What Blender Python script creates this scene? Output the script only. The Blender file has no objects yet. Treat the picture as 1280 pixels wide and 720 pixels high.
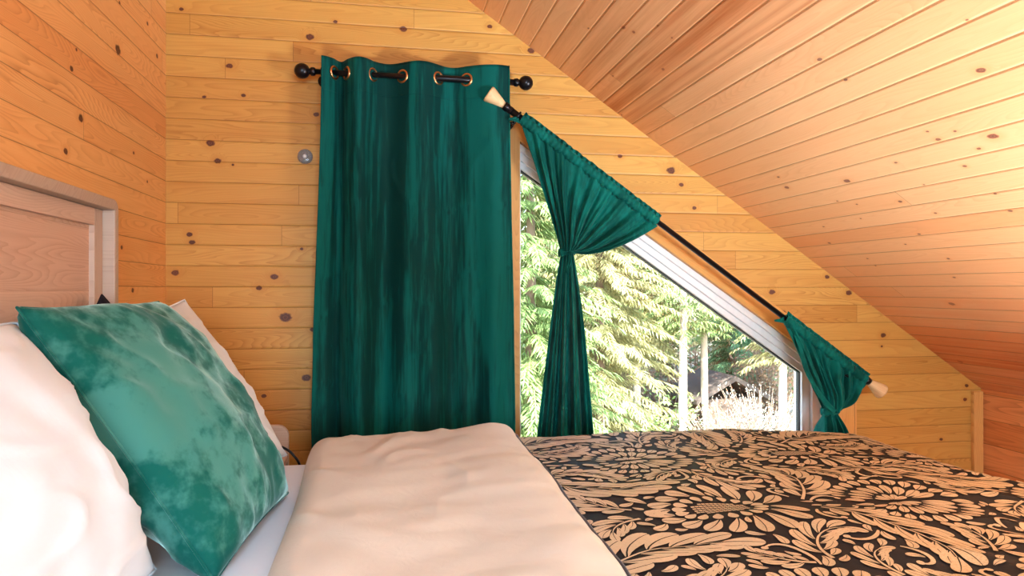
import bpy, bmesh, math, random
from mathutils import Vector, Matrix, noise, Quaternion

random.seed(7)
C = bpy.context.scene.collection
PI = math.pi
CZ = 1.125                      # eye height, metres; the camera stands at x = 0, y = 0
SLOPE = 0.679                   # pitch of the roof
PHI = math.atan(SLOPE)
GY = 2.60                       # face of the gable wall
XL = -0.734                     # face of the headboard wall
XR = 2.52                       # face of the knee wall


def roof(x):
    return CZ + 1.287 - SLOPE * x


# ------------------------------------------------------------------ objects
def tag(o, label=None, cat=None, group=None, kind=None):
    if label: o['label'] = label
    if cat: o['category'] = cat
    if group: o['group'] = group
    if kind: o['kind'] = kind
    return o


def empty(name, loc=(0, 0, 0), rz=0):
    o = bpy.data.objects.new(name, None)
    o.empty_display_size = 0.1
    C.objects.link(o)
    o.location = loc
    o.rotation_euler = (0, 0, rz)
    return o


def obj(name, bm, mats, parent=None, smooth=True, bevel=0, recalc=True):
    if recalc: bmesh.ops.recalc_face_normals(bm, faces=bm.faces)
    me = bpy.data.meshes.new(name)
    bm.to_mesh(me)
    bm.free()
    if not isinstance(mats, (list, tuple)): mats = [mats]
    for m in mats: me.materials.append(m)
    if smooth:
        me.polygons.foreach_set('use_smooth', [True] * len(me.polygons))
    o = bpy.data.objects.new(name, me)
    C.objects.link(o)
    if parent:
        o.parent = parent
        o.matrix_parent_inverse = Matrix.Translation(-Vector(parent.location)) if parent.type == 'EMPTY' and parent.rotation_euler.z == 0 else Matrix()
    if bevel:
        b = o.modifiers.new('Bevel', 'BEVEL')
        b.width = bevel
        b.segments = 3
        b.limit_method = 'ANGLE'
        if smooth:
            o.modifiers.new('WN', 'WEIGHTED_NORMAL')
    return o


def struct(name, bm, m, parent=None, bevel=0):
    o = obj(name, bm, m, parent, smooth=False, bevel=bevel)
    if not parent: o['kind'] = 'structure'
    return o


def box(bm, x0, x1, y0, y1, z0, z1):
    v = [bm.verts.new((x, y, z)) for x in (x0, x1) for y in (y0, y1) for z in (z0, z1)]
    for f in ((0, 1, 3, 2), (4, 6, 7, 5), (0, 4, 5, 1), (2, 3, 7, 6), (0, 2, 6, 4), (1, 5, 7, 3)):
        bm.faces.new([v[i] for i in f])
    return bm


def B(*a):
    return box(bmesh.new(), *a)


def prism_y(bm, poly, y0, y1):
    a = [bm.verts.new((p[0], y0, p[1])) for p in poly]
    b = [bm.verts.new((p[0], y1, p[1])) for p in poly]
    n = len(poly)
    bm.faces.new(a)
    bm.faces.new(b[::-1])
    for i in range(n):
        bm.faces.new((a[i], b[i], b[(i + 1) % n], a[(i + 1) % n]))
    return bm


def ring_y(bm, p, q, y0, y1):
    """frame between an outer polygon p and an inner polygon q (x, z)"""
    n = len(p)
    P0 = [bm.verts.new((a[0], y0, a[1])) for a in p]; P1 = [bm.verts.new((a[0], y1, a[1])) for a in p]
    Q0 = [bm.verts.new((a[0], y0, a[1])) for a in q]; Q1 = [bm.verts.new((a[0], y1, a[1])) for a in q]
    for i in range(n):
        j = (i + 1) % n
        bm.faces.new((P0[i], P0[j], Q0[j], Q0[i])); bm.faces.new((P1[j], P1[i], Q1[i], Q1[j]))
        bm.faces.new((P0[j], P0[i], P1[i], P1[j])); bm.faces.new((Q0[i], Q0[j], Q1[j], Q1[i]))
    return bm


def inset(poly, d):
    """move every edge i (from point i to i+1) inwards by d[i]; clockwise or not, via the centroid"""
    n = len(poly)
    cx = sum(p[0] for p in poly) / n; cy = sum(p[1] for p in poly) / n
    L = []
    for i in range(n):
        a, b = poly[i], poly[(i + 1) % n]
        ex, ey = b[0] - a[0], b[1] - a[1]
        l = math.hypot(ex, ey)
        nx, ny = -ey / l, ex / l
        if nx * (cx - a[0]) + ny * (cy - a[1]) < 0: nx, ny = -nx, -ny
        L.append((a[0] + nx * d[i], a[1] + ny * d[i], ex, ey))
    out = []
    for i in range(n):
        x1, y1, dx1, dy1 = L[i - 1]; x2, y2, dx2, dy2 = L[i]
        den = dx1 * dy2 - dy1 * dx2
        t = ((x2 - x1) * dy2 - (y2 - y1) * dx2) / den
        out.append((x1 + dx1 * t, y1 + dy1 * t))
    return out


def frame_of(d):
    d = d.normalized()
    up = Vector((0, 0, 1)) if abs(d.z) < 0.95 else Vector((1, 0, 0))
    a = d.cross(up).normalized()
    return a, a.cross(d).normalized()


def lathe(bm, p, d, prof, seg=24, cap=True):
    """profile of (distance along d, radius) turned about the axis through p"""
    p = Vector(p); d = Vector(d).normalized()
    a, b = frame_of(d)
    rings = []
    for t, r in prof:
        rings.append([bm.verts.new(p + d * t + (a * math.cos(2 * PI * k / seg) + b * math.sin(2 * PI * k / seg)) * max(r, 1e-4)) for k in range(seg)])
    for i in range(len(rings) - 1):
        for k in range(seg):
            bm.faces.new((rings[i][k], rings[i][(k + 1) % seg], rings[i + 1][(k + 1) % seg], rings[i + 1][k]))
    if cap:
        bm.faces.new(rings[0][::-1]); bm.faces.new(rings[-1])
    return bm


def tube(bm, pts, r, seg=10):
    pts = [Vector(p) for p in pts]
    n = len(pts)
    rad = r if isinstance(r, (list, tuple)) else [r] * n
    rings = []
    prev = None
    for i, p in enumerate(pts):
        d = (pts[min(i + 1, n - 1)] - pts[max(i - 1, 0)]).normalized()
        if prev is None:
            a, b = frame_of(d)
        else:
            a = (prev - d * prev.dot(d)).normalized(); b = d.cross(a)
        prev = a
        rings.append([bm.verts.new(p + (a * math.cos(2 * PI * k / seg) + b * math.sin(2 * PI * k / seg)) * rad[i]) for k in range(seg)])
    for i in range(n - 1):
        for k in range(seg):
            bm.faces.new((rings[i][k], rings[i][(k + 1) % seg], rings[i + 1][(k + 1) % seg], rings[i + 1][k]))
    bm.faces.new(rings[0][::-1]); bm.faces.new(rings[-1])
    return bm


def torus(bm, c, nrm, R, r, seg=28, sub=10):
    c = Vector(c); a, b = frame_of(Vector(nrm)); n = Vector(nrm).normalized()
    rings = []
    for i in range(seg):
        t = 2 * PI * i / seg
        e = a * math.cos(t) + b * math.sin(t)
        rings.append([bm.verts.new(c + e * (R + r * math.cos(2 * PI * k / sub)) + n * r * math.sin(2 * PI * k / sub)) for k in range(sub)])
    for i in range(seg):
        for k in range(sub):
            bm.faces.new((rings[i][k], rings[(i + 1) % seg][k], rings[(i + 1) % seg][(k + 1) % sub], rings[i][(k + 1) % sub]))
    return bm


def grid(bm, nu, nv, fn, mat=0):
    V = [[bm.verts.new(fn(i / nu, j / nv)) for j in range(nv + 1)] for i in range(nu + 1)]
    for i in range(nu):
        for j in range(nv):
            f = bm.faces.new((V[i][j], V[i + 1][j], V[i + 1][j + 1], V[i][j + 1]))
            f.material_index = mat
    return V


def sm(a, b, x):
    t = max(0.0, min(1.0, (x - a) / (b - a)))
    return t * t * (3 - 2 * t)


def lerp(a, b, t): return a + (b - a) * t


def interp(tab, x):
    if x <= tab[0][0]: return tab[0][1]
    for (x0, y0), (x1, y1) in zip(tab, tab[1:]):
        if x <= x1: return y0 + (y1 - y0) * (x - x0) / (x1 - x0)
    return tab[-1][1]


def nz(x, y, z=0.0): return noise.noise((x, y, z))


# ------------------------------------------------------------------ materials
class NT:
    def __init__(s, name):
        s.m = bpy.data.materials.new(name)
        s.m.use_nodes = True
        s.t = s.m.node_tree
        s.b = s.t.nodes['Principled BSDF']
        s.out = s.t.nodes['Material Output']

    def n(s, typ, **kw):
        nd = s.t.nodes.new(typ)
        for k, v in kw.items(): setattr(nd, k, v)
        return nd

    def put(s, sock, v):
        if isinstance(v, bpy.types.NodeSocket): s.t.links.new(v, sock)
        elif v is not None: sock.default_value = v

    def math(s, op, a, b=None, c=None, clamp=False):
        nd = s.n('ShaderNodeMath', operation=op, use_clamp=clamp)
        for i, v in enumerate((a, b, c)): s.put(nd.inputs[i], v) if v is not None else None
        return nd.outputs[0]

    def vec(s, op, a, b=None, scale=None):
        nd = s.n('ShaderNodeVectorMath', operation=op)
        s.put(nd.inputs[0], a)
        if b is not None: s.put(nd.inputs[1], b)
        if scale is not None: s.put(nd.inputs['Scale'], scale)
        return nd.outputs['Value' if op in ('DISTANCE', 'DOT_PRODUCT', 'LENGTH') else 'Vector']

    def comb(s, x=0.0, y=0.0, z=0.0):
        nd = s.n('ShaderNodeCombineXYZ')
        for i, v in enumerate((x, y, z)): s.put(nd.inputs[i], v)
        return nd.outputs[0]

    def noise(s, v, scale=5.0, detail=2.0, rough=0.5, dist=0.0):
        nd = s.n('ShaderNodeTexNoise')
        s.put(nd.inputs['Vector'], v)
        nd.inputs['Scale'].default_value = scale
        nd.inputs['Detail'].default_value = detail
        nd.inputs['Roughness'].default_value = rough
        nd.inputs['Distortion'].default_value = dist
        return nd.outputs[0]

    def white(s, w):
        nd = s.n('ShaderNodeTexWhiteNoise', noise_dimensions='1D')
        s.put(nd.inputs['W'], w)
        return nd.outputs['Value']

    def mr(s, v, a, b, c=0.0, d=1.0, smooth=True):
        nd = s.n('ShaderNodeMapRange', interpolation_type='SMOOTHSTEP' if smooth else 'LINEAR')
        s.put(nd.inputs['Value'], v)
        for k, x in zip(('From Min', 'From Max', 'To Min', 'To Max'), (a, b, c, d)): s.put(nd.inputs[k], x)
        return nd.outputs[0]

    def mix(s, f, a, b, blend='MIX'):
        nd = s.n('ShaderNodeMix', data_type='RGBA', blend_type=blend)
        s.put(nd.inputs[0], f)
        for k, v in ((6, a), (7, b)):
            if isinstance(v, tuple) and len(v) == 3: v = (*v, 1.0)
            s.put(nd.inputs[k], v)
        return nd.outputs[2]

    def ramp(s, f, stops):
        nd = s.n('ShaderNodeValToRGB')
        s.put(nd.inputs[0], f)
        e = nd.color_ramp.elements
        while len(e) < len(stops): e.new(0.5)
        for k, (p, c) in enumerate(stops):
            e[k].position = p
            e[k].color = (*c, 1.0)
        return nd.outputs[0]

    def pos(s):
        return s.n('ShaderNodeTexCoord').outputs['Object']

    def bump(s, h, strength=0.3, dist=0.01, normal=None):
        nd = s.n('ShaderNodeBump')
        s.put(nd.inputs['Height'], h)
        nd.inputs['Strength'].default_value = strength
        nd.inputs['Distance'].default_value = dist
        if normal is not None: s.put(nd.inputs['Normal'], normal)
        return nd.outputs[0]

    def set(s, **kw):
        for k, v in kw.items():
            if isinstance(v, tuple) and len(v) == 3: v = (*v, 1.0)
            s.put(s.b.inputs[k.replace('_', ' ')], v)
        return s.m


def simple(name, col, rough=0.5, metal=0.0, **kw):
    m = NT(name)
    m.set(Base_Color=col, Roughness=rough, Metallic=metal, **kw)
    p = m.pos()
    n = m.noise(p, 60, 3)
    m.set(Base_Color=m.mix(m.math('MULTIPLY', n, 0.25), (*col, 1.0), tuple(c * 0.8 for c in col)))
    return m.m


def planks(name, la, wa, width, off, light, dark, red, knots=(), seglen=1.9, ring=26, seam=(0.16, 0.06, 0.015), rnd=0.55, gloss=0.42, asp=1.35, knotcol=(0.09, 0.028, 0.012), groove=0.0016, random_knots=0.0, contrast=1.0, heart_shade=()):
    m = NT(name)
    P = m.pos()
    l = m.vec('DOT_PRODUCT', P, la); w = m.vec('DOT_PRODUCT', P, wa)
    q = m.math('DIVIDE', m.math('SUBTRACT', w, off), width)
    bid = m.math('FLOOR', q); fr = m.math('SUBTRACT', q, bid)
    r1 = m.white(m.math('MULTIPLY_ADD', bid, 1.37, 0.21))
    sl = m.math('DIVIDE', m.math('MULTIPLY_ADD', r1, 7.3, l), seglen)
    seg = m.math('FLOOR', sl); sf = m.math('SUBTRACT', sl, seg)
    cid = m.math('MULTIPLY_ADD', seg, 3.17, m.math('MULTIPLY', bid, 13.73))
    rc = m.white(cid); rc2 = m.white(m.math('ADD', cid, 71.3)); rc3 = m.white(m.math('ADD', cid, 23.9))
    # knots at their places on the boards
    kv = m.comb(l, m.math('MULTIPLY', w, asp), 0.0)
    mind = None
    for (kl, kw, kr) in knots:
        d = m.math('DIVIDE', m.vec('DISTANCE', kv, (kl, kw * asp, 0.0)), kr)
        mind = d if mind is None else m.math('MINIMUM', mind, d)
    if mind is None: mind = m.math('ADD', 90.0, 0.0)
    if random_knots:
        vo = m.n('ShaderNodeTexVoronoi', feature='F1')
        m.put(vo.inputs['Vector'], m.comb(m.math('MULTIPLY', l, 3.1), m.math('MULTIPLY', w, 9.0), rc3))
        vo.inputs['Scale'].default_value = 1.0
        dv = m.math('DIVIDE', vo.outputs['Distance'], random_knots)
        mind = m.math('MINIMUM', mind, m.math('ADD', dv, m.math('MULTIPLY', rc2, 0.5)))
    wob = m.noise(m.comb(l, w, 0.0), 90, 2)
    mind = m.math('ADD', mind, m.math('MULTIPLY_ADD', wob, 0.7, -0.35))
    core = m.mr(mind, 1.1, 0.75)
    halo = m.mr(mind, 3.2, 0.9)
    kr_ = m.math('MULTIPLY_ADD', m.math('SINE', m.math('MULTIPLY', mind, 14.0)), 0.25, 0.75)
    # grain: contour lines of a long stretched noise, flowing around the knots
    gx = m.math('MULTIPLY_ADD', rc, 37.0, l)
    gv = m.comb(m.math('MULTIPLY', gx, 1.0), m.math('MULTIPLY_ADD', halo, 0.35, m.math('MULTIPLY', w, 9.0)), m.math('MULTIPLY', rc2, 41.0))
    g = m.noise(gv, 1.35, 1.2, 0.45)
    g2 = m.noise(m.comb(m.math('MULTIPLY', gx, 9.0), m.math('MULTIPLY', w, 120.0), rc2), 1.0, 2, 0.6)
    lines = m.math('FRACT', m.math('MULTIPLY', m.math('MULTIPLY_ADD', g2, 0.012, g), m.math('MULTIPLY_ADD', rc3, ring, ring * 0.7)))
    late = m.math('POWER', lines, 2.2)
    late = m.math('MULTIPLY', late, m.mr(lines, 1.0, 0.93))
    fib = m.noise(m.comb(m.math('MULTIPLY', gx, 5.0), m.math('MULTIPLY', w, 420.0), rc), 1.0, 3, 0.65)
    blot = m.noise(m.comb(m.math('MULTIPLY', gx, 2.2), m.math('MULTIPLY', w, 22.0), rc2), 1.0, 2)
    col = m.mix(m.math('MULTIPLY', m.math('SUBTRACT', rc, 0.25, clamp=True), rnd), light, dark)
    col = m.mix(m.math('MULTIPLY', m.mr(rc2, 0.55, 1.0), rnd), col, red)
    col = m.mix(m.math('MULTIPLY', m.mr(blot, 0.5, 0.75), 0.28 * contrast), col, red)
    gr = tuple(a * b for a, b in zip(red, (0.62, 0.50, 0.42)))
    col = m.mix(m.math('MULTIPLY', m.math('MULTIPLY', late, m.mr(blot, 0.25, 0.65, 0.45, 1.0)), m.math('MULTIPLY_ADD', rc3, 0.55 * contrast, 0.22 * contrast)), col, gr)
    col = m.mix(m.mr(fib, 0.35, 0.8, 0.0, 0.30), col, dark)
    col = m.mix(m.math('MULTIPLY', halo, 0.42), col, m.mix(0.6, dark, red))
    col = m.mix(core, col, m.mix(kr_, tuple(c * 2.6 for c in knotcol), knotcol))
    # streaked red heartwood boards; the uppermost ceiling band also paints in a shadow
    for (w0, w1, amt, hc) in heart_shade:
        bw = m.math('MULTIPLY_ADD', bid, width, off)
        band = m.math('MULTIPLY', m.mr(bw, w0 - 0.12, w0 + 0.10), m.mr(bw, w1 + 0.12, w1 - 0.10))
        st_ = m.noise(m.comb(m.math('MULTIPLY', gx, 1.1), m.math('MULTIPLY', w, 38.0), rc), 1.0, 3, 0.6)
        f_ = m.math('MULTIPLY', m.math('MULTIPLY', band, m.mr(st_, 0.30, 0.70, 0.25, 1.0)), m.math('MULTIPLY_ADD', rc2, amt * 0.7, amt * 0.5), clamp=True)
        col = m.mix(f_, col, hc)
    # seams between boards and at board ends
    de = m.math('MULTIPLY', m.math('MINIMUM', fr, m.math('SUBTRACT', 1.0, fr)), width)
    dl = m.math('MULTIPLY', m.math('MINIMUM', sf, m.math('SUBTRACT', 1.0, sf)), seglen)
    sv = m.math('MULTIPLY_ADD', m.noise(m.comb(m.math('MULTIPLY', l, 3.0), bid, 0.0), 1.0, 2), 1.1, 0.35, clamp=True)
    s1 = m.math('MULTIPLY', m.math('MULTIPLY', m.mr(de, groove, groove * 0.35), sv), 0.75)
    s2 = m.math('MULTIPLY', m.mr(dl, 0.0011, 0.0004), 0.7)
    se = m.math('MAXIMUM', s1, s2)
    col = m.mix(se, col, seam)
    edge = m.mr(de, 0.0, 0.006)
    h = m.math('ADD', m.math('MULTIPLY', edge, 1.0), m.math('MULTIPLY', late, -0.06))
    h = m.math('SUBTRACT', h, m.math('MULTIPLY', core, 0.1))
    h = m.math('ADD', h, m.math('MULTIPLY', fib, 0.06))
    m.set(Base_Color=col, Roughness=m.math('MULTIPLY_ADD', fib, 0.12, gloss), Normal=m.bump(h, 0.55, 0.0025))
    m.b.inputs['Specular IOR Level'].default_value = 0.35
    return m.m


def velvet(name, deep, nap, scale=6.0, vertical=0.0, amount=0.35, sheen=0.6, seed=0.0):
    """pile fabric: where the nap is brushed the fibres catch more light (a sheen, plus a paler painted colour)"""
    m = NT(name)
    P = m.pos()
    if vertical:
        P2 = m.vec('MULTIPLY', P, (1.0, 1.0, vertical))
    else:
        P2 = P
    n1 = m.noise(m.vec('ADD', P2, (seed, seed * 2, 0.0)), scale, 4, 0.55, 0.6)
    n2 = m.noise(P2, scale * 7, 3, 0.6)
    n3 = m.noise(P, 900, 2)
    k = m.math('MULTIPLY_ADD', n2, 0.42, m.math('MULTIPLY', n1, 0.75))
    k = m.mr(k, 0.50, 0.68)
    m.set(Base_Color=m.mix(m.math('MULTIPLY', k, amount), deep, nap), Roughness=0.75)  # brushed patches get a paler base colour, painting in the caught light
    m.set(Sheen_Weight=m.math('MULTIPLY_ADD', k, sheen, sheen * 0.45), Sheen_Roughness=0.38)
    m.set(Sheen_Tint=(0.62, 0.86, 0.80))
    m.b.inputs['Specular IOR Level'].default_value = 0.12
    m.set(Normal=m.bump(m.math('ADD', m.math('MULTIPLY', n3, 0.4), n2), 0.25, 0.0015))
    return m.m


def cloth(name, col, weave=700.0, rough=0.85, sheen=0.2, mott=0.12, wr=0.25):
    m = NT(name)
    P = m.pos()
    n1 = m.noise(P, 7, 4, 0.6)
    n2 = m.noise(P, weave, 1)
    n3 = m.noise(P, 26, 4, 0.6, 0.8)
    m.set(Base_Color=m.mix(m.math('MULTIPLY', n1, mott * 2), (*col, 1), tuple(c * 0.75 for c in col)), Roughness=rough, Sheen_Weight=sheen)
    m.b.inputs['Specular IOR Level'].default_value = 0.15
    b1 = m.bump(n3, wr, 0.006)
    m.set(Normal=m.bump(n2, 0.15, 0.0006, b1))
    return m.m


GK = [(-0.167, 2.087, 0.0086), (0.075, 2.077, 0.0146), (-0.255, 2.027, 0.0157), (-0.685, 2.095, 0.0083), (-0.526, 1.908, 0.0126), (-0.233, 1.751, 0.0114), (-0.61, 1.795, 0.007), (-0.48, 1.807, 0.0084), (-0.589, 1.635, 0.0153), (-0.565, 1.574, 0.0126), (-0.657, 1.316, 0.0111), (-0.649, 1.289, 0.0111), (-0.515, 1.562, 0.0056), (-0.283, 1.27, 0.0071), (-0.703, 1.183, 0.0138), (-0.376, 1.17, 0.0141), (-0.427, 1.131, 0.0113), (-0.338, 1.026, 0.0227), (-0.244, 0.982, 0.0114), (-0.266, 0.811, 0.0171), (-0.411, 0.75, 0.0099), (0.552, 2.028, 0.0151), (0.903, 1.641, 0.0108), (1.113, 1.592, 0.0188), (1.156, 1.537, 0.011), (1.21, 1.447, 0.0095), (1.79, 1.177, 0.0115), (1.889, 1.112, 0.0148), (1.544, 1.115, 0.0145), (1.593, 1.031, 0.0146), (2.048, 0.935, 0.0133), (2.041, 0.889, 0.006), (2.448, 0.716, 0.0102), (2.44, 0.657, 0.0102), (2.323, 0.492, 0.0085), (0.394, 2.108, 0.0105)]
LK = [(2.153, 1.801, 0.0203), (1.906, 1.549, 0.0139), (1.821, 1.451, 0.0113), (1.852, 1.655, 0.0096), (2.282, 1.535, 0.0072), (2.503, 1.898, 0.0106), (2.406, 1.97, 0.0089), (1.879, 1.71, 0.0058), (2.165, 1.939, 0.0068), (2.406, 1.468, 0.0063), (2.184, 1.246, 0.0092), (2.275, 1.123, 0.0108)]
CK = [(1.568, -0.074, 0.0062), (1.566, 0.01, 0.005), (1.262, 0.124, 0.0083), (1.518, 0.276, 0.0062), (1.521, 0.242, 0.0037), (1.456, 0.265, 0.0036), (1.45, 0.337, 0.0048), (1.388, 0.31, 0.0103), (1.533, 0.384, 0.005), (1.706, 0.317, 0.0041), (1.94, 0.342, 0.0092), (1.704, 0.421, 0.0028), (1.845, 0.471, 0.0059), (1.541, 0.501, 0.0038), (1.556, 0.574, 0.0052), (1.777, 0.543, 0.0043), (1.931, 0.763, 0.0047), (2.222, 0.307, 0.0086), (2.199, 0.252, 0.0051), (2.016, 0.45, 0.0032), (2.078, 0.419, 0.0033), (2.074, 0.519, 0.0033), (2.289, 0.533, 0.0036), (2.368, 0.627, 0.0056), (2.277, 0.736, 0.0036), (2.283, 0.781, 0.0036), (1.924, 0.629, 0.0047), (2.026, 0.673, 0.0033), (1.188, -0.0, 0.0029), (2.0, 0.865, 0.0049), (2.044, -0.484, 0.0076), (2.027, -0.451, 0.006), (2.099, -0.302, 0.0063), (1.917, -0.36, 0.0036), (1.913, -0.415, 0.0036), (2.188, -0.565, 0.004), (2.359, -0.396, 0.0044), (2.587, -0.261, 0.0048), (2.47, -0.415, 0.0037), (2.155, 1.026, 0.0106), (2.508, 1.462, 0.0103)]

PW = 0.0728
CK = [(a, b, r * 1.4) for a, b, r in CK]
M = {}
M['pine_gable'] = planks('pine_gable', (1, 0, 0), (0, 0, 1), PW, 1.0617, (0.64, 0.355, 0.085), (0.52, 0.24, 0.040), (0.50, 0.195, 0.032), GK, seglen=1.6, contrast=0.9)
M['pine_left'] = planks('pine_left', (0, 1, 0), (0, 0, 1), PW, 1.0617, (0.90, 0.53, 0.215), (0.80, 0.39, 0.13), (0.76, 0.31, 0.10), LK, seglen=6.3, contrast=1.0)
M['pine_ceiling'] = planks('pine_ceiling', (0, 1, 0), (math.cos(PHI), 0, -math.sin(PHI)), 0.0702, 0.0047, (0.92, 0.54, 0.275), (0.86, 0.41, 0.17), (0.84, 0.33, 0.12), CK, heart_shade=((1.28, 1.8, 1.0, (0.62, 0.13, 0.03)), (0.95, 1.35, 0.55, (0.86, 0.30, 0.10)), (-0.60, -0.22, 0.9, (0.50, 0.15, 0.04))), seglen=6.2, ring=18, contrast=0.35, rnd=0.5, asp=1.6, seam=(0.20, 0.075, 0.02), knotcol=(0.22, 0.085, 0.05), gloss=0.36)  # last dark red band stands in for a shadow across the upper ceiling
M['cedar_knee'] = planks('cedar_knee', (0, 1, 0), (0, 0, 1), 0.105, 0.05, (0.86, 0.36, 0.13), (0.68, 0.22, 0.06), (0.48, 0.10, 0.03), [(2.3, 0.52, 0.006)], seglen=3.5, rnd=1.0, ring=16)
M['floor_boards'] = planks('floor_boards', (1, 0, 0), (0, 1, 0), 0.12, 0.0, (0.42, 0.22, 0.09), (0.30, 0.14, 0.05), (0.32, 0.12, 0.04), gloss=0.35)
M['casing'] = planks('casing_pine', (0.827, 0, -0.562), (0.562, 0, 0.827), 0.4, 0.0, (0.72, 0.36, 0.085), (0.60, 0.25, 0.045), (0.64, 0.22, 0.035), ring=30, seglen=50, rnd=0.2)
M['casing_v'] = planks('casing_pine_upright', (0, 0, 1), (1, 0, 0), 0.4, -0.1, (0.76, 0.40, 0.12), (0.60, 0.27, 0.06), (0.62, 0.24, 0.05), ring=30, seglen=50, rnd=0.2)
M['oak'] = planks('weathered_oak', (0, 1, 0), (0, 0, 1), 0.152, 0.97, (0.74, 0.52, 0.41), (0.58, 0.38, 0.29), (0.62, 0.38, 0.27), seglen=3.5, ring=34, rnd=0.6, gloss=0.5, seam=(0.40, 0.26, 0.19), groove=0.0008, contrast=0.9)
M['oak_rail'] = planks('weathered_oak_rail', (0, 1, 0), (0, 0, 1), 0.5, 0.9, (0.72, 0.53, 0.43), (0.52, 0.36, 0.28), (0.58, 0.38, 0.29), seglen=40, ring=34, rnd=0.2, gloss=0.5)
M['oak_stile'] = planks('weathered_oak_stile', (0, 0, 1), (0, 1, 0), 0.5, 0.3, (0.60, 0.47, 0.39), (0.43, 0.32, 0.26), (0.46, 0.33, 0.26), seglen=40, ring=34, rnd=0.2, gloss=0.5)
M['oak_rim'] = planks('weathered_oak_rim', (0, 0.7, 0.7), (0, 0.7, -0.7), 3.0, -1.5, (0.54, 0.44, 0.37), (0.40, 0.31, 0.26), (0.44, 0.33, 0.27), seglen=40, ring=40, rnd=0.2, gloss=0.5)
M['vinyl'] = simple('white_vinyl', (0.90, 0.91, 0.93), 0.3)
M['gasket'] = simple('black_gasket', (0.02, 0.02, 0.022), 0.6)
M['black_metal'] = simple('black_metal', (0.012, 0.011, 0.014), 0.28, 0.6)
M['copper'] = simple('copper_ring', (0.72, 0.36, 0.16), 0.3, 1.0)
M['finial_wood'] = planks('finial_wood', (0.827, 0, -0.562), (0.562, 0, 0.827), 0.4, 0.0, (0.80, 0.56, 0.30), (0.66, 0.40, 0.18), (0.64, 0.36, 0.15), ring=34, seglen=50, rnd=0.2)
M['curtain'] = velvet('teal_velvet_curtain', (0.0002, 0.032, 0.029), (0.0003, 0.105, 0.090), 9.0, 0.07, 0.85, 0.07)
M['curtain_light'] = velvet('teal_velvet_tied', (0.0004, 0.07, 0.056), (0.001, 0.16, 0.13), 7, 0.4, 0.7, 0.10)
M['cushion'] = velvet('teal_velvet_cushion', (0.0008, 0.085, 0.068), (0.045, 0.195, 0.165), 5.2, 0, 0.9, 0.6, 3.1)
M['white_linen'] = cloth('white_linen', (0.67, 0.74, 0.81), mott=0.03, wr=0.12)
M['sheet'] = cloth('white_sheet', (0.76, 0.80, 0.87), mott=0.02, wr=0.1)
M['navy'] = cloth('navy_cloth', (0.012, 0.010, 0.020), sheen=0.03)
M['beige'] = cloth('beige_sateen', (0.60, 0.535, 0.45), rough=0.55, mott=0.06, sheen=0.1, wr=0.22)
M['seam_dark'] = cloth('dark_piping', (0.05, 0.035, 0.035))
M['black_sateen'] = cloth('black_sateen', (0.012, 0.010, 0.012), rough=0.55, sheen=0.0, wr=0.1)


def gold_mat():
    m = NT('gold_jacquard')
    P = m.pos()
    n = m.noise(P, 1500, 1)
    n2 = m.noise(m.vec('MULTIPLY', P, (240.0, 900.0, 1.0)), 1.0, 1)
    n3 = m.noise(P, 3.0, 2)
    col = m.mix(m.mr(n2, 0.45, 0.7), (0.50, 0.345, 0.20), (0.37, 0.235, 0.115))
    col = m.mix(m.mr(n3, 0.42, 0.62), col, m.mix(0.5, col, (0.54, 0.39, 0.25)))
    m.set(Base_Color=col, Roughness=0.42, Normal=m.bump(n, 0.3, 0.0006))
    m.b.inputs['Specular IOR Level'].default_value = 0.4
    return m.m


M['gold'] = gold_mat()


def glass_mat():
    m = NT('window_glass')
    t = m.t
    tr = m.n('ShaderNodeBsdfTransparent'); gl = m.n('ShaderNodeBsdfGlossy'); mx = m.n('ShaderNodeMixShader')
    gl.inputs['Roughness'].default_value = 0.02
    fr = m.n('ShaderNodeFresnel'); fr.inputs['IOR'].default_value = 1.35
    n = m.noise(m.pos(), 2.0, 1)
    tr.inputs['Color'].default_value = (0.97, 0.985, 0.98, 1)
    t.links.new(m.math('MULTIPLY', fr.outputs[0], m.math('MULTIPLY_ADD', n, 0.05, 0.5)), mx.inputs[0])
    t.links.new(tr.outputs[0], mx.inputs[1]); t.links.new(gl.outputs[0], mx.inputs[2])
    t.links.new(mx.outputs[0], m.out.inputs[0])
    return m.m


M['glass'] = glass_mat()


def clear_plastic():
    m = NT('clear_plastic')
    m.set(Base_Color=(0.92, 0.92, 0.92), Roughness=m.math('MULTIPLY_ADD', m.noise(m.pos(), 50), 0.1, 0.05), Transmission_Weight=0.75, IOR=1.3)
    return m.m


M['clear'] = clear_plastic()


def leafy(name, a, b, c, trans=0.25):
    m = NT(name)
    g = m.n('ShaderNodeNewGeometry')
    r = g.outputs['Random Per Island']
    n = m.noise(m.pos(), 0.9, 3)
    col = m.mix(r, a, b)
    col = m.mix(m.mr(n, 0.4, 0.65), col, c)
    m.set(Base_Color=col, Roughness=0.6)
    tl = m.n('ShaderNodeBsdfTranslucent'); m.put(tl.inputs[0], col)
    mx = m.n('ShaderNodeMixShader'); mx.inputs[0].default_value = trans
    m.t.links.new(m.b.outputs[0], mx.inputs[1]); m.t.links.new(tl.outputs[0], mx.inputs[2])
    m.t.links.new(mx.outputs[0], m.out.inputs[0])
    return m.m


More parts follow.
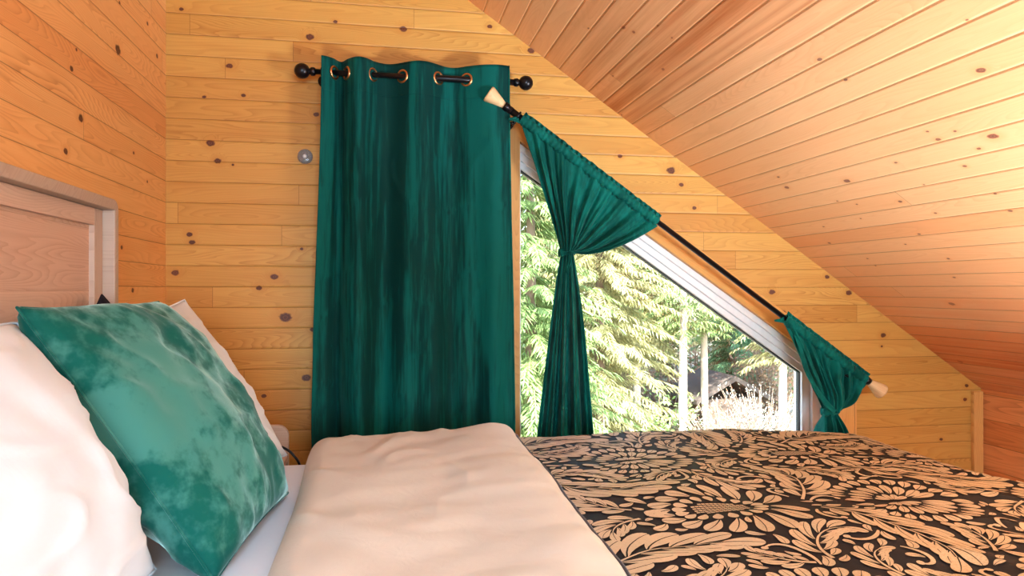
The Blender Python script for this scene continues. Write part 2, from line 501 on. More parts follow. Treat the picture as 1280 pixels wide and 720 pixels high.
M['needles_green'] = leafy('needles_green', (0.10, 0.17, 0.055), (0.30, 0.38, 0.13), (0.20, 0.30, 0.10))
M['needles_yellow'] = leafy('needles_yellow', (0.20, 0.21, 0.085), (0.52, 0.48, 0.24), (0.36, 0.35, 0.15))
M['needles_blue'] = leafy('needles_bluish', (0.08, 0.19, 0.09), (0.24, 0.42, 0.22), (0.15, 0.30, 0.14))
M['bark_pale'] = cloth('pale_bark', (0.50, 0.42, 0.34), weave=60, mott=0.4)
M['bark_dark'] = cloth('dark_bark', (0.20, 0.14, 0.10), weave=60, mott=0.4)
M['forest_floor'] = cloth('forest_floor', (0.30, 0.26, 0.15), weave=20, mott=0.5)
M['pale_leaf'] = leafy('pale_leaf', (0.34, 0.36, 0.28), (0.60, 0.60, 0.54), (0.45, 0.46, 0.40))
M['brown_leaf'] = leafy('brown_leaf', (0.22, 0.12, 0.07), (0.42, 0.27, 0.18), (0.32, 0.20, 0.12))
M['bright_leaf'] = leafy('bright_leaf', (0.24, 0.38, 0.10), (0.46, 0.60, 0.24), (0.36, 0.50, 0.16))
M['shed_wall'] = planks('shed_boards', (0, 0, 1), (1, 0, 0), 0.18, 0.0, (0.20, 0.14, 0.105), (0.15, 0.10, 0.07), (0.16, 0.10, 0.07))
M['shed_roof'] = simple('shed_roof', (0.09, 0.07, 0.06), 0.9)

# ------------------------------------------------------------------ the room
# window opening in the gable wall: (x, z) corners, edges in order left, top, right, bottom
WX0, WX1, WZ0 = 0.505, 1.80, 0.45


def wtop(x): return CZ + 0.133 - SLOPE * (x - 1.1256)


OPEN = [(WX0, WZ0), (WX0, wtop(WX0)), (WX1, wtop(WX1)), (WX1, WZ0)]
bm = bmesh.new()
X0, X1, TOPX = XL - 0.13, XR + 0.13, 0.10
prism_y(bm, [(X0, 0), (WX0, 0), (WX0, roof(WX0) + TOPX), (X0, roof(X0) + TOPX)], GY, GY + 0.14)
prism_y(bm, [(WX1, 0), (X1, 0), (X1, roof(X1) + TOPX), (WX1, roof(WX1) + TOPX)], GY, GY + 0.14)
prism_y(bm, [(WX0, wtop(WX0)), (WX1, wtop(WX1)), (WX1, roof(WX1) + TOPX), (WX0, roof(WX0) + TOPX)], GY, GY + 0.14)
prism_y(bm, [(WX0, 0), (WX1, 0), (WX1, WZ0), (WX0, WZ0)], GY, GY + 0.14)
struct('wall_far', bm, M['pine_gable'])

NY = -2.4
struct('wall_left', B(XL - 0.13, XL, NY - 0.14, GY, 0, roof(XL) + 0.05), M['pine_left'])
struct('wall_right', B(XR, XR + 0.13, NY - 0.14, GY, 0, roof(XR) + 0.02), M['cedar_knee'])
# near gable behind the camera, with an unseen window added for its light
NW = [(-0.35, 0.75), (-0.35, 2.15), (0.35, 2.0), (1.25, 1.38), (1.25, 0.75)]
NWB = [(-0.35, 0.75), (-0.35, 1.75), (0.85, 1.55), (0.85, 0.75)]
bm = bmesh.new()
NX0, NX1, NZ0, NZ1 = -0.40, 0.95, 0.75, 1.65
prism_y(bm, [(X0, 0), (NX0, 0), (NX0, roof(NX0) + TOPX), (X0, roof(X0) + TOPX)], NY - 0.14, NY)
prism_y(bm, [(NX1, 0), (X1, 0), (X1, roof(X1) + TOPX), (NX1, roof(NX1) + TOPX)], NY - 0.14, NY)
prism_y(bm, [(NX0, 0), (NX1, 0), (NX1, NZ0), (NX0, NZ0)], NY - 0.14, NY)
prism_y(bm, [(NX0, NZ1), (NX1, NZ1), (NX1, roof(NX1) + TOPX), (NX0, roof(NX0) + TOPX)], NY - 0.14, NY)
struct('wall_near', bm, M['pine_gable'])
w2 = empty('added_window', (0.275, NY, NZ0)); w2['kind'] = 'structure'
NO = [(NX0, NZ0), (NX0, NZ1), (NX1, NZ1), (NX1, NZ0)]
struct('window_frame', ring_y(bmesh.new(), NO, inset(NO, [0.05] * 4), NY - 0.09, NY - 0.03), M['vinyl'], w2)
struct('window_casing', ring_y(bmesh.new(), inset(NO, [-0.08] * 4), NO, NY, NY + 0.02), M['casing_v'], w2)
NI = inset(NO, [0.045] * 4)
struct('window_glass', prism_y(bmesh.new(), NI, NY - 0.064, NY - 0.058), M['glass'], w2)

struct('floor', B(X0, X1, NY - 0.14, GY + 0.14, -0.12, 0), M['floor_boards'])
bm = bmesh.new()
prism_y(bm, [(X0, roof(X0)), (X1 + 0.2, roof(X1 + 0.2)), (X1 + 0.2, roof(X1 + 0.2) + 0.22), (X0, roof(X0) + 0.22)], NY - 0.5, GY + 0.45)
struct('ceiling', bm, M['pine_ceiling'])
struct('trim_1', B(2.468, 2.515, GY - 0.018, GY, 0.02, roof(2.515) - 0.012), M['casing_v'], bevel=0.003)

# gable window
w1 = empty('window_1', (1.1, GY, WZ0)); w1['kind'] = 'structure'
oc = inset(OPEN, [-0.045, -0.075, -0.11, -0.08])
bm = bmesh.new()
for i, mt in ((0, 1), (1, 0), (2, 1), (3, 0)):
    j = (i + 1) % 4
    n0 = len(bm.faces)
    prism_y(bm, [oc[i], oc[j], OPEN[j], OPEN[i]], GY - 0.02, GY)
    bm.faces.ensure_lookup_table()
    for f in bm.faces[n0:]: f.material_index = mt
struct('window_casing', bm, [M['casing'], M['casing_v']], w1)
bm = bmesh.new()
p1 = inset(OPEN, [0.008, 0.022, 0.03, 0.02]); p2 = inset(OPEN, [0.010, 0.046, 0.062, 0.045]); p3 = inset(OPEN, [0.012, 0.068, 0.098, 0.07])
ring_y(bm, OPEN, p1, GY + 0.005, GY + 0.10)
ring_y(bm, p1, p2, GY + 0.022, GY + 0.10)
ring_y(bm, p2, p3, GY + 0.040, GY + 0.10)
struct('window_frame', bm, M['vinyl'], w1, bevel=0.002)
p4 = inset(OPEN, [0.0145, 0.0735, 0.103, 0.075])
struct('gasket', ring_y(bmesh.new(), p3, p4, GY + 0.055, GY + 0.075), M['gasket'], w1)
struct('window_glass', prism_y(bmesh.new(), p3, GY + 0.062, GY + 0.068), M['glass'], w1)

# clear round bumper on the gable wall
t = empty('wall_bumper', (-0.271, GY, 1.599))
tag(t, 'small clear plastic disc stuck on the plank wall left of the long curtain', 'wall bumper')
obj('disc', lathe(bmesh.new(), (-0.271, GY, 1.599), (0, -1, 0), [(0, 0.0), (0, 0.027), (0.003, 0.026), (0.005, 0.018), (0.006, 0.0)], 32, False), M['clear'], t)
obj('nub', lathe(bmesh.new(), (-0.271, GY - 0.005, 1.599), (0, -1, 0), [(0, 0.008), (0.006, 0.007), (0.009, 0.004), (0.010, 0.0)], 20), M['vinyl'], t)

# ------------------------------------------------------------------ bed
YN, YF = 0.37, 1.93
bed = empty('bed', (0.35, 1.15, 0))
tag(bed, 'bed with a weathered oak plank headboard standing against the side wall', 'bed')
HX = -0.69
HT = 1.352
HY0, HY1 = 0.35, 1.950
hb = obj('headboard', B(XL + 0.012, HX - 0.012, HY0 + 0.03, HY1 - 0.03, 0.15, HT - 0.03), M['oak'], bed, smooth=False)
hb['label'] = 'weathered oak headboard panel of wide horizontal planks'
obj('top_rail', B(HX - 0.014, HX, HY0 + 0.03, HY1 - 0.03, HT - 0.07, HT - 0.028), M['oak_rail'], hb, False, 0.0015)
for y0, y1 in ((HY0 + 0.03, HY0 + 0.08), (HY1 - 0.080, HY1 - 0.03)):
    obj('stile', B(HX - 0.014, HX + 0.0006, y0, y1, 0.15, HT - 0.0285), M['oak_stile'], hb, False, 0.0015)
# rim with rounded upper corners
r = 0.03


def rimpath(o):
    pts = [(HY0 + o, 0.0)]
    for k in range(9):
        a = PI - k / 8 * PI / 2
        pts.append((HY0 + r + (r - o) * math.cos(a), HT - r + (r - o) * math.sin(a)))
    for k in range(9):
        a = PI / 2 - k / 8 * PI / 2
        pts.append((HY1 - r + (r - o) * math.cos(a), HT - r + (r - o) * math.sin(a)))
    pts.append((HY1 - o, 0.0))
    return pts


bm = bmesh.new()
po, pi_ = rimpath(0), rimpath(0.027)
pi_ = [(p[0], min(p[1], HT - 0.027)) for p in pi_]
rows = []
for (a, b) in zip(po, pi_):
    rows.append([bm.verts.new(v) for v in ((HX + 0.028, *a), (HX + 0.028, *b), (XL + 0.004, *b), (XL + 0.004, *a))])
for A, Bv in zip(rows, rows[1:]):
    for k in range(4):
        bm.faces.new((A[k], A[(k + 1) % 4], Bv[(k + 1) % 4], Bv[k]))
bm.faces.new(rows[0]); bm.faces.new(rows[-1][::-1])
obj('rim', bm, M['oak_rim'], hb, True, 0.003)
for y in (YN + 0.02, YF - 0.05):
    obj('side_rail', B(HX + 0.03, 1.40, y, y + 0.03, 0.20, 0.40), M['oak_rail'], bed, False, 0.004)
obj('foot_rail', B(1.37, 1.40, YN + 0.05, YF - 0.05, 0.20, 0.40), M['oak_rail'], bed, False, 0.004)
obj('slat_base', B(HX + 0.03, 1.37, YN + 0.05, YF - 0.05, 0.37, 0.40), M['oak'], bed, False)
for x in (-0.55, 1.33):
    for y in (YN + 0.04, YF - 0.10):
        obj('leg', B(x, x + 0.06, y, y + 0.06, 0, 0.20), M['oak_stile'], bed, False, 0.004)

MT = 0.675                      # top of the mattress


def rounded_box(x0, x1, y0, y1, z0, z1, r, n=6, sub=0):
    bm = bmesh.new()
    box(bm, x0, x1, y0, y1, z0, z1)
    bmesh.ops.bevel(bm, geom=bm.edges[:], offset=r, segments=n, profile=0.5, affect='EDGES')
    return bm


mat_ = empty('mattress', (0.36, 1.15, 0.40))
tag(mat_, 'white sheeted mattress showing between the cushion and the beige fold', 'mattress')
obj('mattress_core', rounded_box(-0.648, 1.39, YN + 0.012, YF - 0.012, 0.402, MT - 0.006, 0.05), M['white_linen'], mat_)
fs = obj('fitted_sheet', rounded_box(-0.655, 1.395, YN + 0.004, YF - 0.004, 0.42, MT, 0.055), M['sheet'], mat_)
fs['label'] = 'white fitted sheet'

# ---- comforter
CT = 0.715                      # top of the damask
CY0, CY1 = YN + 0.03, YF - 0.025
CX1 = 1.385


def roll(v, lo, hi, r):
    """arc-length coordinate v -> (position, drop) with rounded shoulders before lo and after hi"""
    if v > hi:
        s = v - hi; sg, e = 1, hi
    elif v < lo:
        s = lo - v; sg, e = -1, lo
    else:
        return v, 0.0
    q = r * PI / 2
    if s < q:
        a = s / r
        return e + sg * r * math.sin(a), r * (1 - math.cos(a))
    return e + sg * (r + 0.06 * (s - q)), r + (s - q)


def puff(x, y):
    h = 0.010 * nz(x * 2.3 + 4.1, y * 2.6, 1.7) + 0.006 * nz(x * 6.0, y * 5.0, 5.2)
    h += 0.004 * nz(x * 9 + y * 5, y * 14 - x * 4, 9.1)
    w = nz(x * 3.0 + y * 1.2, y * 2.2, 7.7)
    h += 0.006 * (1 - min(1, abs(w) * 7)) * sm(0.1, 0.5, 0.5 + nz(x * 2, y * 2, 3.3))
    h -= 0.030 * sm(CX1 - 0.42, CX1 + 0.05, x)
    return h


def cover(u, v, lift=0.0):
    x, dx = roll(u, -9, CX1, 0.10)
    y, dy = roll(v, CY0, CY1, 0.075)
    drop = dx + dy - min(dx, dy) * 0.35
    side = sm(0.0, 0.08, drop)
    z = CT + puff(min(u, CX1 + .1), v) * (1 - 0.7 * side) + lift * (1 - side) - min(drop, 0.34)
    fl = 0.018 * math.sin((u + v) * 17 + 2 * nz(u * 3, v * 3)) * sm(0.08, 0.3, drop)
    if dy > 0.02: y += math.copysign(fl + lift * side, y - 1.15)
    if dx > 0.02: x += fl + lift * side
    return Vector((x, y, z))


comf = empty('comforter', (0.6, 1.15, MT))
tag(comf, 'black and gold damask comforter spread over the bed, its beige underside folded back', 'comforter')
U0, U1 = 0.26, CX1 + 0.42
V0, V1 = CY0 - 0.42, CY1 + 0.42
bm = bmesh.new()
NU, NV = 130, 170
grid(bm, NU, NV, lambda a, b: cover(lerp(U0, U1, a), lerp(V0, V1, b)))
for f in bm.faces: f.material_index = 0

# damask: leaf and medallion shapes in cloth coordinates, packed in a mirrored half tile
TX, TY = 0.80, 0.80             # tile size along and across the bed
rd = random.Random(21)
GN = 150
occ = {}
CELL = 0.0035


def occ_set(poly):
    cx = sum(p[0] for p in poly) / len(poly); cy = sum(p[1] for p in poly) / len(poly)
    for k in range(5):
        t = k / 4.0
        for p in poly:
            x, y = lerp(cx, p[0], t), lerp(cy, p[1], t)
            occ[(int((x % TX) / CELL), int(y / CELL))] = 1


def occ_hit(poly):
    cx = sum(p[0] for p in poly) / len(poly); cy = sum(p[1] for p in poly) / len(poly)
    n = h = 0
    for t in (0.0, 0.4, 0.75, 1.0):
        for p in poly:
            x, y = lerp(cx, p[0], t), lerp(cy, p[1], t)
            if y < 0.002 or y > TY / 2 - 0.002: return 1.0
            n += 1
            h += occ.get((int((x % TX) / CELL), int(y / CELL)), 0)
    return h / n


TS = (0.0, 0.14, 0.30, 0.46, 0.60, 0.72, 0.82, 0.90, 0.96, 1.0)


def clubw(t):
    if t < 0.66: return 0.16 + 0.84 * math.sin(PI / 2 * t / 0.66) ** 1.1
    return math.sqrt(max(0.0, 1 - ((t - 0.66) / 0.345) ** 2))


def lobe(px, py, ang, L, W, bend=0.0):
    """a club-shaped finger with a round tip and a curved midline"""
    left, right = [], []
    x, y = px, py
    for k, t in enumerate(TS):
        if k:
            dt = t - TS[k - 1]
            a = ang + bend * (t - dt / 2)
            x += math.cos(a) * L * dt; y += math.sin(a) * L * dt
        a = ang + bend * t
        w = W * clubw(t)
        left.append((x - math.sin(a) * w, y + math.cos(a) * w)); right.append((x + math.sin(a) * w, y - math.cos(a) * w))
    return left + right[::-1]


def split_lobe(px, py, ang, L, W, bend=0.0, g=0.085):
    """the same finger with a thin dark vein up its middle"""
    out = []
    mids, left, right = [], [], []
    x, y = px, py
    for k, t in enumerate(TS):
        if k:
            dt = t - TS[k - 1]
            a = ang + bend * (t - dt / 2)
            x += math.cos(a) * L * dt; y += math.sin(a) * L * dt
        a = ang + bend * t
        w = max(W * clubw(t), W * g * 1.3)
        v = W * g * (1 - 0.6 * t)
        for lst, sg in ((left, 1), (right, -1)):
            lst.append(((x - math.sin(a) * v * sg, y + math.cos(a) * v * sg), (x - math.sin(a) * w * sg, y + math.cos(a) * w * sg)))
    for lst in (left, right):
        out.append([q[0] for q in lst] + [q[1] for q in lst][::-1])
    return out


def frond(px, py, ang, L, curve, nl=6, stem=0.0026):
    """acanthus spray: a curved stem with fingers packed side by side on both edges and one at its tip"""
    P, pts = [], []
    x, y, a = px, py, ang
    n = nl * 2
    for k in range(n + 1):
        pts.append((x, y, a))
        x += math.cos(a) * L / n; y += math.sin(a) * L / n
        a += curve / n * (0.4 + 1.2 * k / n)
    sp = 2 * L / n
    w_ = lambda k: stem * (1.25 - k / n)
    for k in range(n):
        p, q = pts[k], pts[k + 1]
        P.append([(p[0] - math.sin(p[2]) * w_(k), p[1] + math.cos(p[2]) * w_(k)), (q[0] - math.sin(q[2]) * w_(k + 1), q[1] + math.cos(q[2]) * w_(k + 1)),
                  (q[0] + math.sin(q[2]) * w_(k + 1), q[1] - math.cos(q[2]) * w_(k + 1)), (p[0] + math.sin(p[2]) * w_(k), p[1] - math.cos(p[2]) * w_(k))])
    for k in range(1, n):
        t = k / n
        sg = 1 if k % 2 else -1
        q = pts[k]
        out = sg * curve < 0
        ll = sp * (1.25 + 1.35 * math.sin(PI * t ** 0.85)) * (1.0 if out else 0.78)
        an = q[2] + sg * (1.02 - 0.42 * t)
        ox, oy = q[0] - math.sin(q[2]) * sg * stem * 1.5, q[1] + math.cos(q[2]) * sg * stem * 1.5
        P += split_lobe(ox, oy, an, ll, sp * (0.40 if out else 0.31), -sg * 0.75 + (0.3 * curve / nl))
    q = pts[-1]
    P += split_lobe(q[0], q[1], q[2], sp * 1.5, sp * 0.36, curve * 0.3)
    return P


def tendril(px, py, ang, L, turn):
    """thin scroll that coils up and ends in a bead"""
    P, x, y, a = [], px, py, ang
    n = 16
    pts = []
    for k in range(n + 1):
        pts.append((x, y, a))
        x += math.cos(a) * L / n; y += math.sin(a) * L / n
        a += turn / n * (0.2 + 1.6 * (k / n) ** 1.5)
    for k in range(n):
        p, q = pts[k], pts[k + 1]
        w0, w1 = 0.0018 + 0.0022 * math.sin(PI * k / n), 0.0018 + 0.0022 * math.sin(PI * (k + 1) / n)
        P.append([(p[0] - math.sin(p[2]) * w0, p[1] + math.cos(p[2]) * w0), (q[0] - math.sin(q[2]) * w1, q[1] + math.cos(q[2]) * w1),
                  (q[0] + math.sin(q[2]) * w1, q[1] - math.cos(q[2]) * w1), (p[0] + math.sin(p[2]) * w0, p[1] - math.cos(p[2]) * w0)])
    e = pts[-1]
    P.append([(e[0] + 0.006 * math.cos(2 * PI * k / 10), e[1] + 0.006 * math.sin(2 * PI * k / 10)) for k in range(10)])
    return P


def medallion(cx, s=1.0, lattice=True):
    """upper half (y > 0) of a big flower lying along the tile axis"""
    P = []
    a, b = 0.058 * s, 0.026 * s
    st = 0.0082 * s
    if lattice:
        for i in range(-8, 9):
            for j in range(0, 5):
                x = i * st; y = (j + 0.5) * st
                if (x / a) ** 2 + (y / b) ** 2 < 1:
                    hx, hy = st * 0.42, st * 0.30
                    P.append([(cx + x - hx, y - hy), (cx + x + hx, y - hy), (cx + x + hx, y + hy), (cx + x - hx, y + hy)])
        for k in range(9):
            t = (k + 0.5) / 9 * PI
            x, y = cx + 0.066 * s * math.cos(t), 0.035 * s * math.sin(t)
            P.append(lobe(x, max(y, 0.004), math.atan2(math.sin(t) * 1.15, math.cos(t)), 0.026 * s, 0.0095 * s, 0.2))
        for k in range(9):
            t = (k + 0.5) / 9 * PI
            x, y = cx + 0.096 * s * math.cos(t), 0.066 * s * math.sin(t)
            P += split_lobe(x, max(y, 0.005), math.atan2(math.sin(t), math.cos(t)) + 0.3, (0.062 + 0.02 * math.sin(t * 2)) * s, 0.0150 * s, 0.55)
    else:
        for tier, (r0, L0, n, W) in enumerate(((0.010, 0.042, 5, 0.0085), (0.058, 0.070, 9, 0.0135), (0.134, 0.046, 13, 0.0150))):
            for k in range(n):
                t = (k + 0.5) / n * 2.75
                rr = r0 * (1 - 0.10 * t)
                P += split_lobe(cx - 0.04 * s + rr * s * math.cos(t), max(rr * s * math.sin(t), W * s * 1.05), t, L0 * s * (1 - 0.13 * t), W * s * (1 - 0.13 * t), 0.28)
    for x, y, an, L, c in ((0.175, 0.020, 0.15, 0.15, 0.8), (-0.165, 0.022, PI - 0.4, 0.12, -1.0)):
        if lattice and x < 0: P += frond(cx + x * s, y * s, an, L * 0.8 * s, c, 4)
    return P


half = []


def place(poly_list, tol=0.16):
    if any(occ_hit(p) > tol for p in poly_list): return False
    for p in poly_list:
        half.append(p); occ_set(p)
    return True


for p in medallion(0.2, 1.0) + medallion(0.60, 0.88, False): half.append(p); occ_set(p)
for p in [[(x, TY / 2 - y) for x, y in q] for q in medallion(0.6, 1.0) + medallion(0.20, 0.88, False)]:
    p = [(x % TX, y) for x, y in p] if min(x for x, y in p) > TX or max(x for x, y in p) < 0 else p
    half.append(p); occ_set(p)
for Lr, nl, cnt in (((0.24, 0.32), 7, 1500), ((0.15, 0.21), 6, 2200), ((0.09, 0.13), 5, 2500)):
    for _ in range(cnt):
        L = rd.uniform(*Lr)
        place(frond(rd.uniform(0, TX), rd.uniform(0.01, TY / 2 - 0.01), rd.uniform(0, 2 * PI), L, rd.choice((-1, 1)) * rd.uniform(0.9, 2.0), nl), 0.07)
for _ in range(1500):
    place(tendril(rd.uniform(0, TX), rd.uniform(0, TY / 2), rd.uniform(0, 2 * PI), rd.uniform(0.07, 0.14), rd.choice((-1, 1)) * rd.uniform(3, 5)), 0.03)
for _ in range(2500):
    L = rd.uniform(0.05, 0.08)
    place(frond(rd.uniform(0, TX), rd.uniform(0, TY / 2), rd.uniform(0, 2 * PI), L, rd.choice((-1, 1)) * rd.uniform(0.5, 1.5), 3), 0.04)
for _ in range(2500):
    L = rd.uniform(0.022, 0.045)
    place(split_lobe(rd.uniform(0, TX), rd.uniform(0, TY / 2), rd.uniform(0, 2 * PI), L, L * 0.22, rd.choice((-1, 1))), 0.02)

LIFT = 0.0022


def add_poly(poly):
    us = [p[0] for p in poly]; vs = [p[1] for p in poly]
    if max(us) > U1 - 0.01 or min(us) < U0 + 0.01 or max(vs) > V1 - 0.01 or min(vs) < V0 + 0.01: return
    ring = [bm.verts.new(cover(p[0], p[1], LIFT)) for p in poly]
    n = len(ring)
    if n == 20:                  # a finger or half finger: quads along its length
        for k in range(9):
            f = bm.faces.new((ring[k], ring[k + 1], ring[n - 2 - k], ring[n - 1 - k])); f.material_index = 1
    else:
        f = bm.faces.new(ring); f.material_index = 1


for ti in range(-1, 4):
    for tj in range(-1, 5):
        for s in (1, -1):
            for p in half:
                add_poly([(0.416 + ti * TX + x, 0.414 + tj * TY + s * y) for x, y in p])
dc = obj('damask_face', bm, [M['black_sateen'], M['gold']], comf, recalc=False)
bm = bmesh.new(); bm.from_mesh(dc.data)
up = sum((f.normal.z for f in bm.faces if f.material_index == 0))
if up < 0:
    bmesh.ops.reverse_faces(bm, faces=[f for f in bm.faces if f.material_index == 0])
bmesh.ops.reverse_faces(bm, faces=[f for f in bm.faces if f.material_index == 1 and f.normal.z < -0.2])
bm.to_mesh(dc.data); bm.free()
dc['label'] = 'black sateen woven with gold leaf scrolls'

# turned-back beige fold, a closed padded band
FX0, FX1 = -0.175, 0.345


def fold_fn(a, b):
    """a: 0..1 round the band's cross-section (0..0.8 over the top, the rest beneath), b: across the bed"""
    v = lerp(V0 - 0.02, V1 + 0.02, b)
    y, dy = roll(v, CY0, CY1, 0.085)
    side = sm(0, 0.08, dy)
    if a < 0.85:
        t = a / 0.85
        x = lerp(FX0, FX1, t)
    else:
        t = 1 - (a - 0.85) / 0.15
        x = lerp(FX0, FX1, t)
    xr = FX1 + 0.012 * nz(v * 2.2, 3.1) + 0.02 * (v - 1.15)
    xl = FX0 + 0.012 * nz(v * 1.9, 8.4) - 0.012 * (v - 1.15)
    x = lerp(xl, xr, t)
    if a < 0.85:
        e = min(1.0, t / 0.10)
        rise = math.sqrt(max(0.0, 1 - (1 - e) ** 2))
        e2 = min(1.0, (1 - t) / 0.055)
        rise2 = math.sqrt(max(0.0, 1 - (1 - e2) ** 2))
        top = CT + 0.020 + 0.016 * sm(0.55, 0.85, t) * (1 - sm(0.86, 1.0, t) * 0.6)
        z = lerp(MT + 0.012, top, rise) if t < 0.5 else lerp(CT + 0.003, top, rise2)
        z += puff(x, v) * sm(0.0, 0.2, t) + (0.004 * nz(x * 4 + 2, v * 3.0, 6.6)) * rise * rise2
        cr = nz(x * 5 + v * 2.5, v * 3.5 - x * 2, 12.4)
        z += 0.0055 * (1 - min(1, abs(cr) * 8)) * rise * rise2 * sm(-0.1, 0.3, nz(x * 3, v * 3, 2.2))
        cr = nz((x - v * 0.25) * 6.5, v * 1.6, 22.4)
        z += 0.010 * max(0.0, 1 - abs(cr) * 3.5) * rise * rise2 * sm(-0.15, 0.3, nz(x * 2.3, v * 2.3, 32.2))
    else:
        z = lerp(MT + 0.012, CT - 0.012, sm(0.0, 0.6, t)) - 0.004
    if dy > 0:
        yo = (0.02 if a < 0.85 else -0.004) * side
        y += math.copysign(yo, v - 1.15)
        y += 0.012 * math.sin(v * 9 + x * 16) * sm(0.08, 0.3, dy) * (1 if v > 1.15 else -1)
        z = z - min(dy, 0.36)
    return Vector((x, y, z))


bm = bmesh.new()
grid(bm, 130, 170, fold_fn)
fo = obj('turned_back_fold', bm, M['beige'], comf)
fo['label'] = 'plain beige underside folded back at the pillow end'
pts = []
for k in range(150):
    b = k / 149
    p = fold_fn(0.8495, b)
    pts.append(p + Vector((0.003, 0, 0.002)))
obj('edge_piping', tube(bmesh.new(), pts, 0.0028, 6), M['seam_dark'], comf)

# ------------------------------------------------------------------ pillows
def pillow(name, NTc, FTc, NBc, FBc, thick, m, n=56, seed=0.0, pinch=0.06, wr=0.012, seam=True, sag=0.0, crease=1.0, inward=0.055, back=0.75, ex=0.55):
    """soft cushion through four corners: near-top, far-top, near-bottom, far-bottom"""
    NTc, FTc, NBc, FBc = map(Vector, (NTc, FTc, NBc, FBc))
    nrm = ((FTc - NTc).cross(NBc - NTc)).normalized()
    if nrm.x < 0: nrm = -nrm
    cen = (NTc + FTc + NBc + FBc) / 4
    ea = (FTc - NTc + FBc - NBc).normalized(); eb = (NBc - NTc + FBc - FTc).normalized()
    wA, wB = (FTc - NTc).length, (NBc - NTc).length
    bm = bmesh.new()
    sides = []

    def P(i, j, s):
        a, b = i / n, j / n
        u, v = 2 * a - 1, 2 * b - 1
        p = NTc.lerp(FTc, a).lerp(NBc.lerp(FBc, a), b)
        # edges bow inward between the corners
        p += ea * (-u * abs(u)) * inward * wA * (1 - v * v) + eb * (-v * abs(v)) * inward * wB * (1 - u * u)
        pr = max(0.0, (1 - abs(u) ** 2.3)) * max(0.0, (1 - abs(v) ** 2.3))
        h = thick * 0.5 * pr ** ex
        w = (nz(u * 2.2 + seed, v * 2.2, s * 3.0 + seed) * 1.3 + nz(u * 5 + seed, v * 5, s * 5.0) * 0.55) * wr
        cr = nz(u * 1.7 + seed * 2 + v, v * 2.6 - u * 0.9, 4.0 + seed)
        w += crease * wr * 0.9 * (1 - min(1, abs(cr) * 6))
        edge = max(abs(u), abs(v))
        # puckers radiating from the seam
        ang = math.atan2(v, u)
        w += 0.22 * wr * math.sin(ang * 26 + 3 * nz(u * 3, v * 3, seed)) * sm(0.6, 0.92, edge) * (1 - sm(0.94, 1.0, edge))
        h = h + w * min(1, pr * 5)
        if s < 0: h = h * back
        q = p + nrm * h * s
        q.z -= sag * (1 - v * v) * (1 - u * u)
        return q
    for s in (1, -1):
        V = {}
        for i in range(n + 1):
            for j in range(n + 1):
                bd = i in (0, n) or j in (0, n)
                if s == -1 and bd:
                    V[i, j] = sides[0][i, j]
                else:
                    V[i, j] = bm.verts.new(P(i, j, s))
        for i in range(n):
            for j in range(n):
                q = (V[i, j], V[i + 1, j], V[i + 1, j + 1], V[i, j + 1])
                bm.faces.new(q if s > 0 else q[::-1])
        sides.append(V)
    edge = [sides[0][i, 0].co.copy() for i in range(n)] + [sides[0][n, j].co.copy() for j in range(n)] + [sides[0][n - i, n].co.copy() for i in range(n)] + [sides[0][0, n - j].co.copy() for j in range(n)]
    o = obj(name, bm, m)
    if seam:
        obj('seam', tube(bmesh.new(), edge + edge[:1], 0.0022, 6), m, o)
    return o


z = CZ
p = pillow('pillow', (-0.565, 0.42, z - 0.040), (-0.545, 1.185, z - 0.050), (-0.40, 0.44, z - 0.438), (-0.350, 1.19, z - 0.440), 0.20, M['white_linen'], seed=1.3, inward=0.02, wr=0.007)
tag(p, 'white pillow at the near end of the headboard, left of the teal cushion', 'pillow')
p = pillow('pillow', (-0.60, 1.42, z - 0.110), (-0.500, 1.93, z - 0.026), (-0.49, 1.36, z - 0.44), (-0.250, 1.95, z - 0.44), 0.16, M['white_linen'], seed=5.7, inward=0.02, wr=0.007)
tag(p, 'white pillow mostly hidden behind the teal velvet cushion', 'pillow')
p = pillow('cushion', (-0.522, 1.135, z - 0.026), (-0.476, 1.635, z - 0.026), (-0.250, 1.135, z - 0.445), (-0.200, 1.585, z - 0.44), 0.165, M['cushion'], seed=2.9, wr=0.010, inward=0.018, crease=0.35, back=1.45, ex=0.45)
tag(p, 'teal crushed velvet cushion leaning on the white pillows', 'cushion')
p = pillow('cushion', (-0.648, 1.80, z - 0.012), (-0.645, 1.955, z - 0.085), (-0.615, 1.44, z - 0.24), (-0.60, 1.62, z - 0.43), 0.06, M['navy'], seed=8.8, wr=0.004, inward=0.0)
tag(p, 'dark navy cushion peeping above the teal cushion beside the headboard end', 'cushion')

# ------------------------------------------------------------------ nightstand
ns = empty('nightstand', (-0.5, 2.28, 0))
tag(ns, 'weathered oak nightstand with a raised rounded side beyond the far pillow', 'nightstand')
nx0, nx1, ny0, ny1 = -0.72, -0.29, 2.08, 2.52


def rounded_panel(x0, x1, y0, y1, z0, z1, rr=0.035):
    bm = bmesh.new()
    pl = [(x0, z0), (x1, z0)]
    for k in range(9):
        a = k / 8 * PI / 2
        pl.append((x1 - rr + rr * math.cos(a), z1 - rr + rr * math.sin(a)))
    pl.append((x0, z1))
    return prism_y(bm, pl, y0, y1)


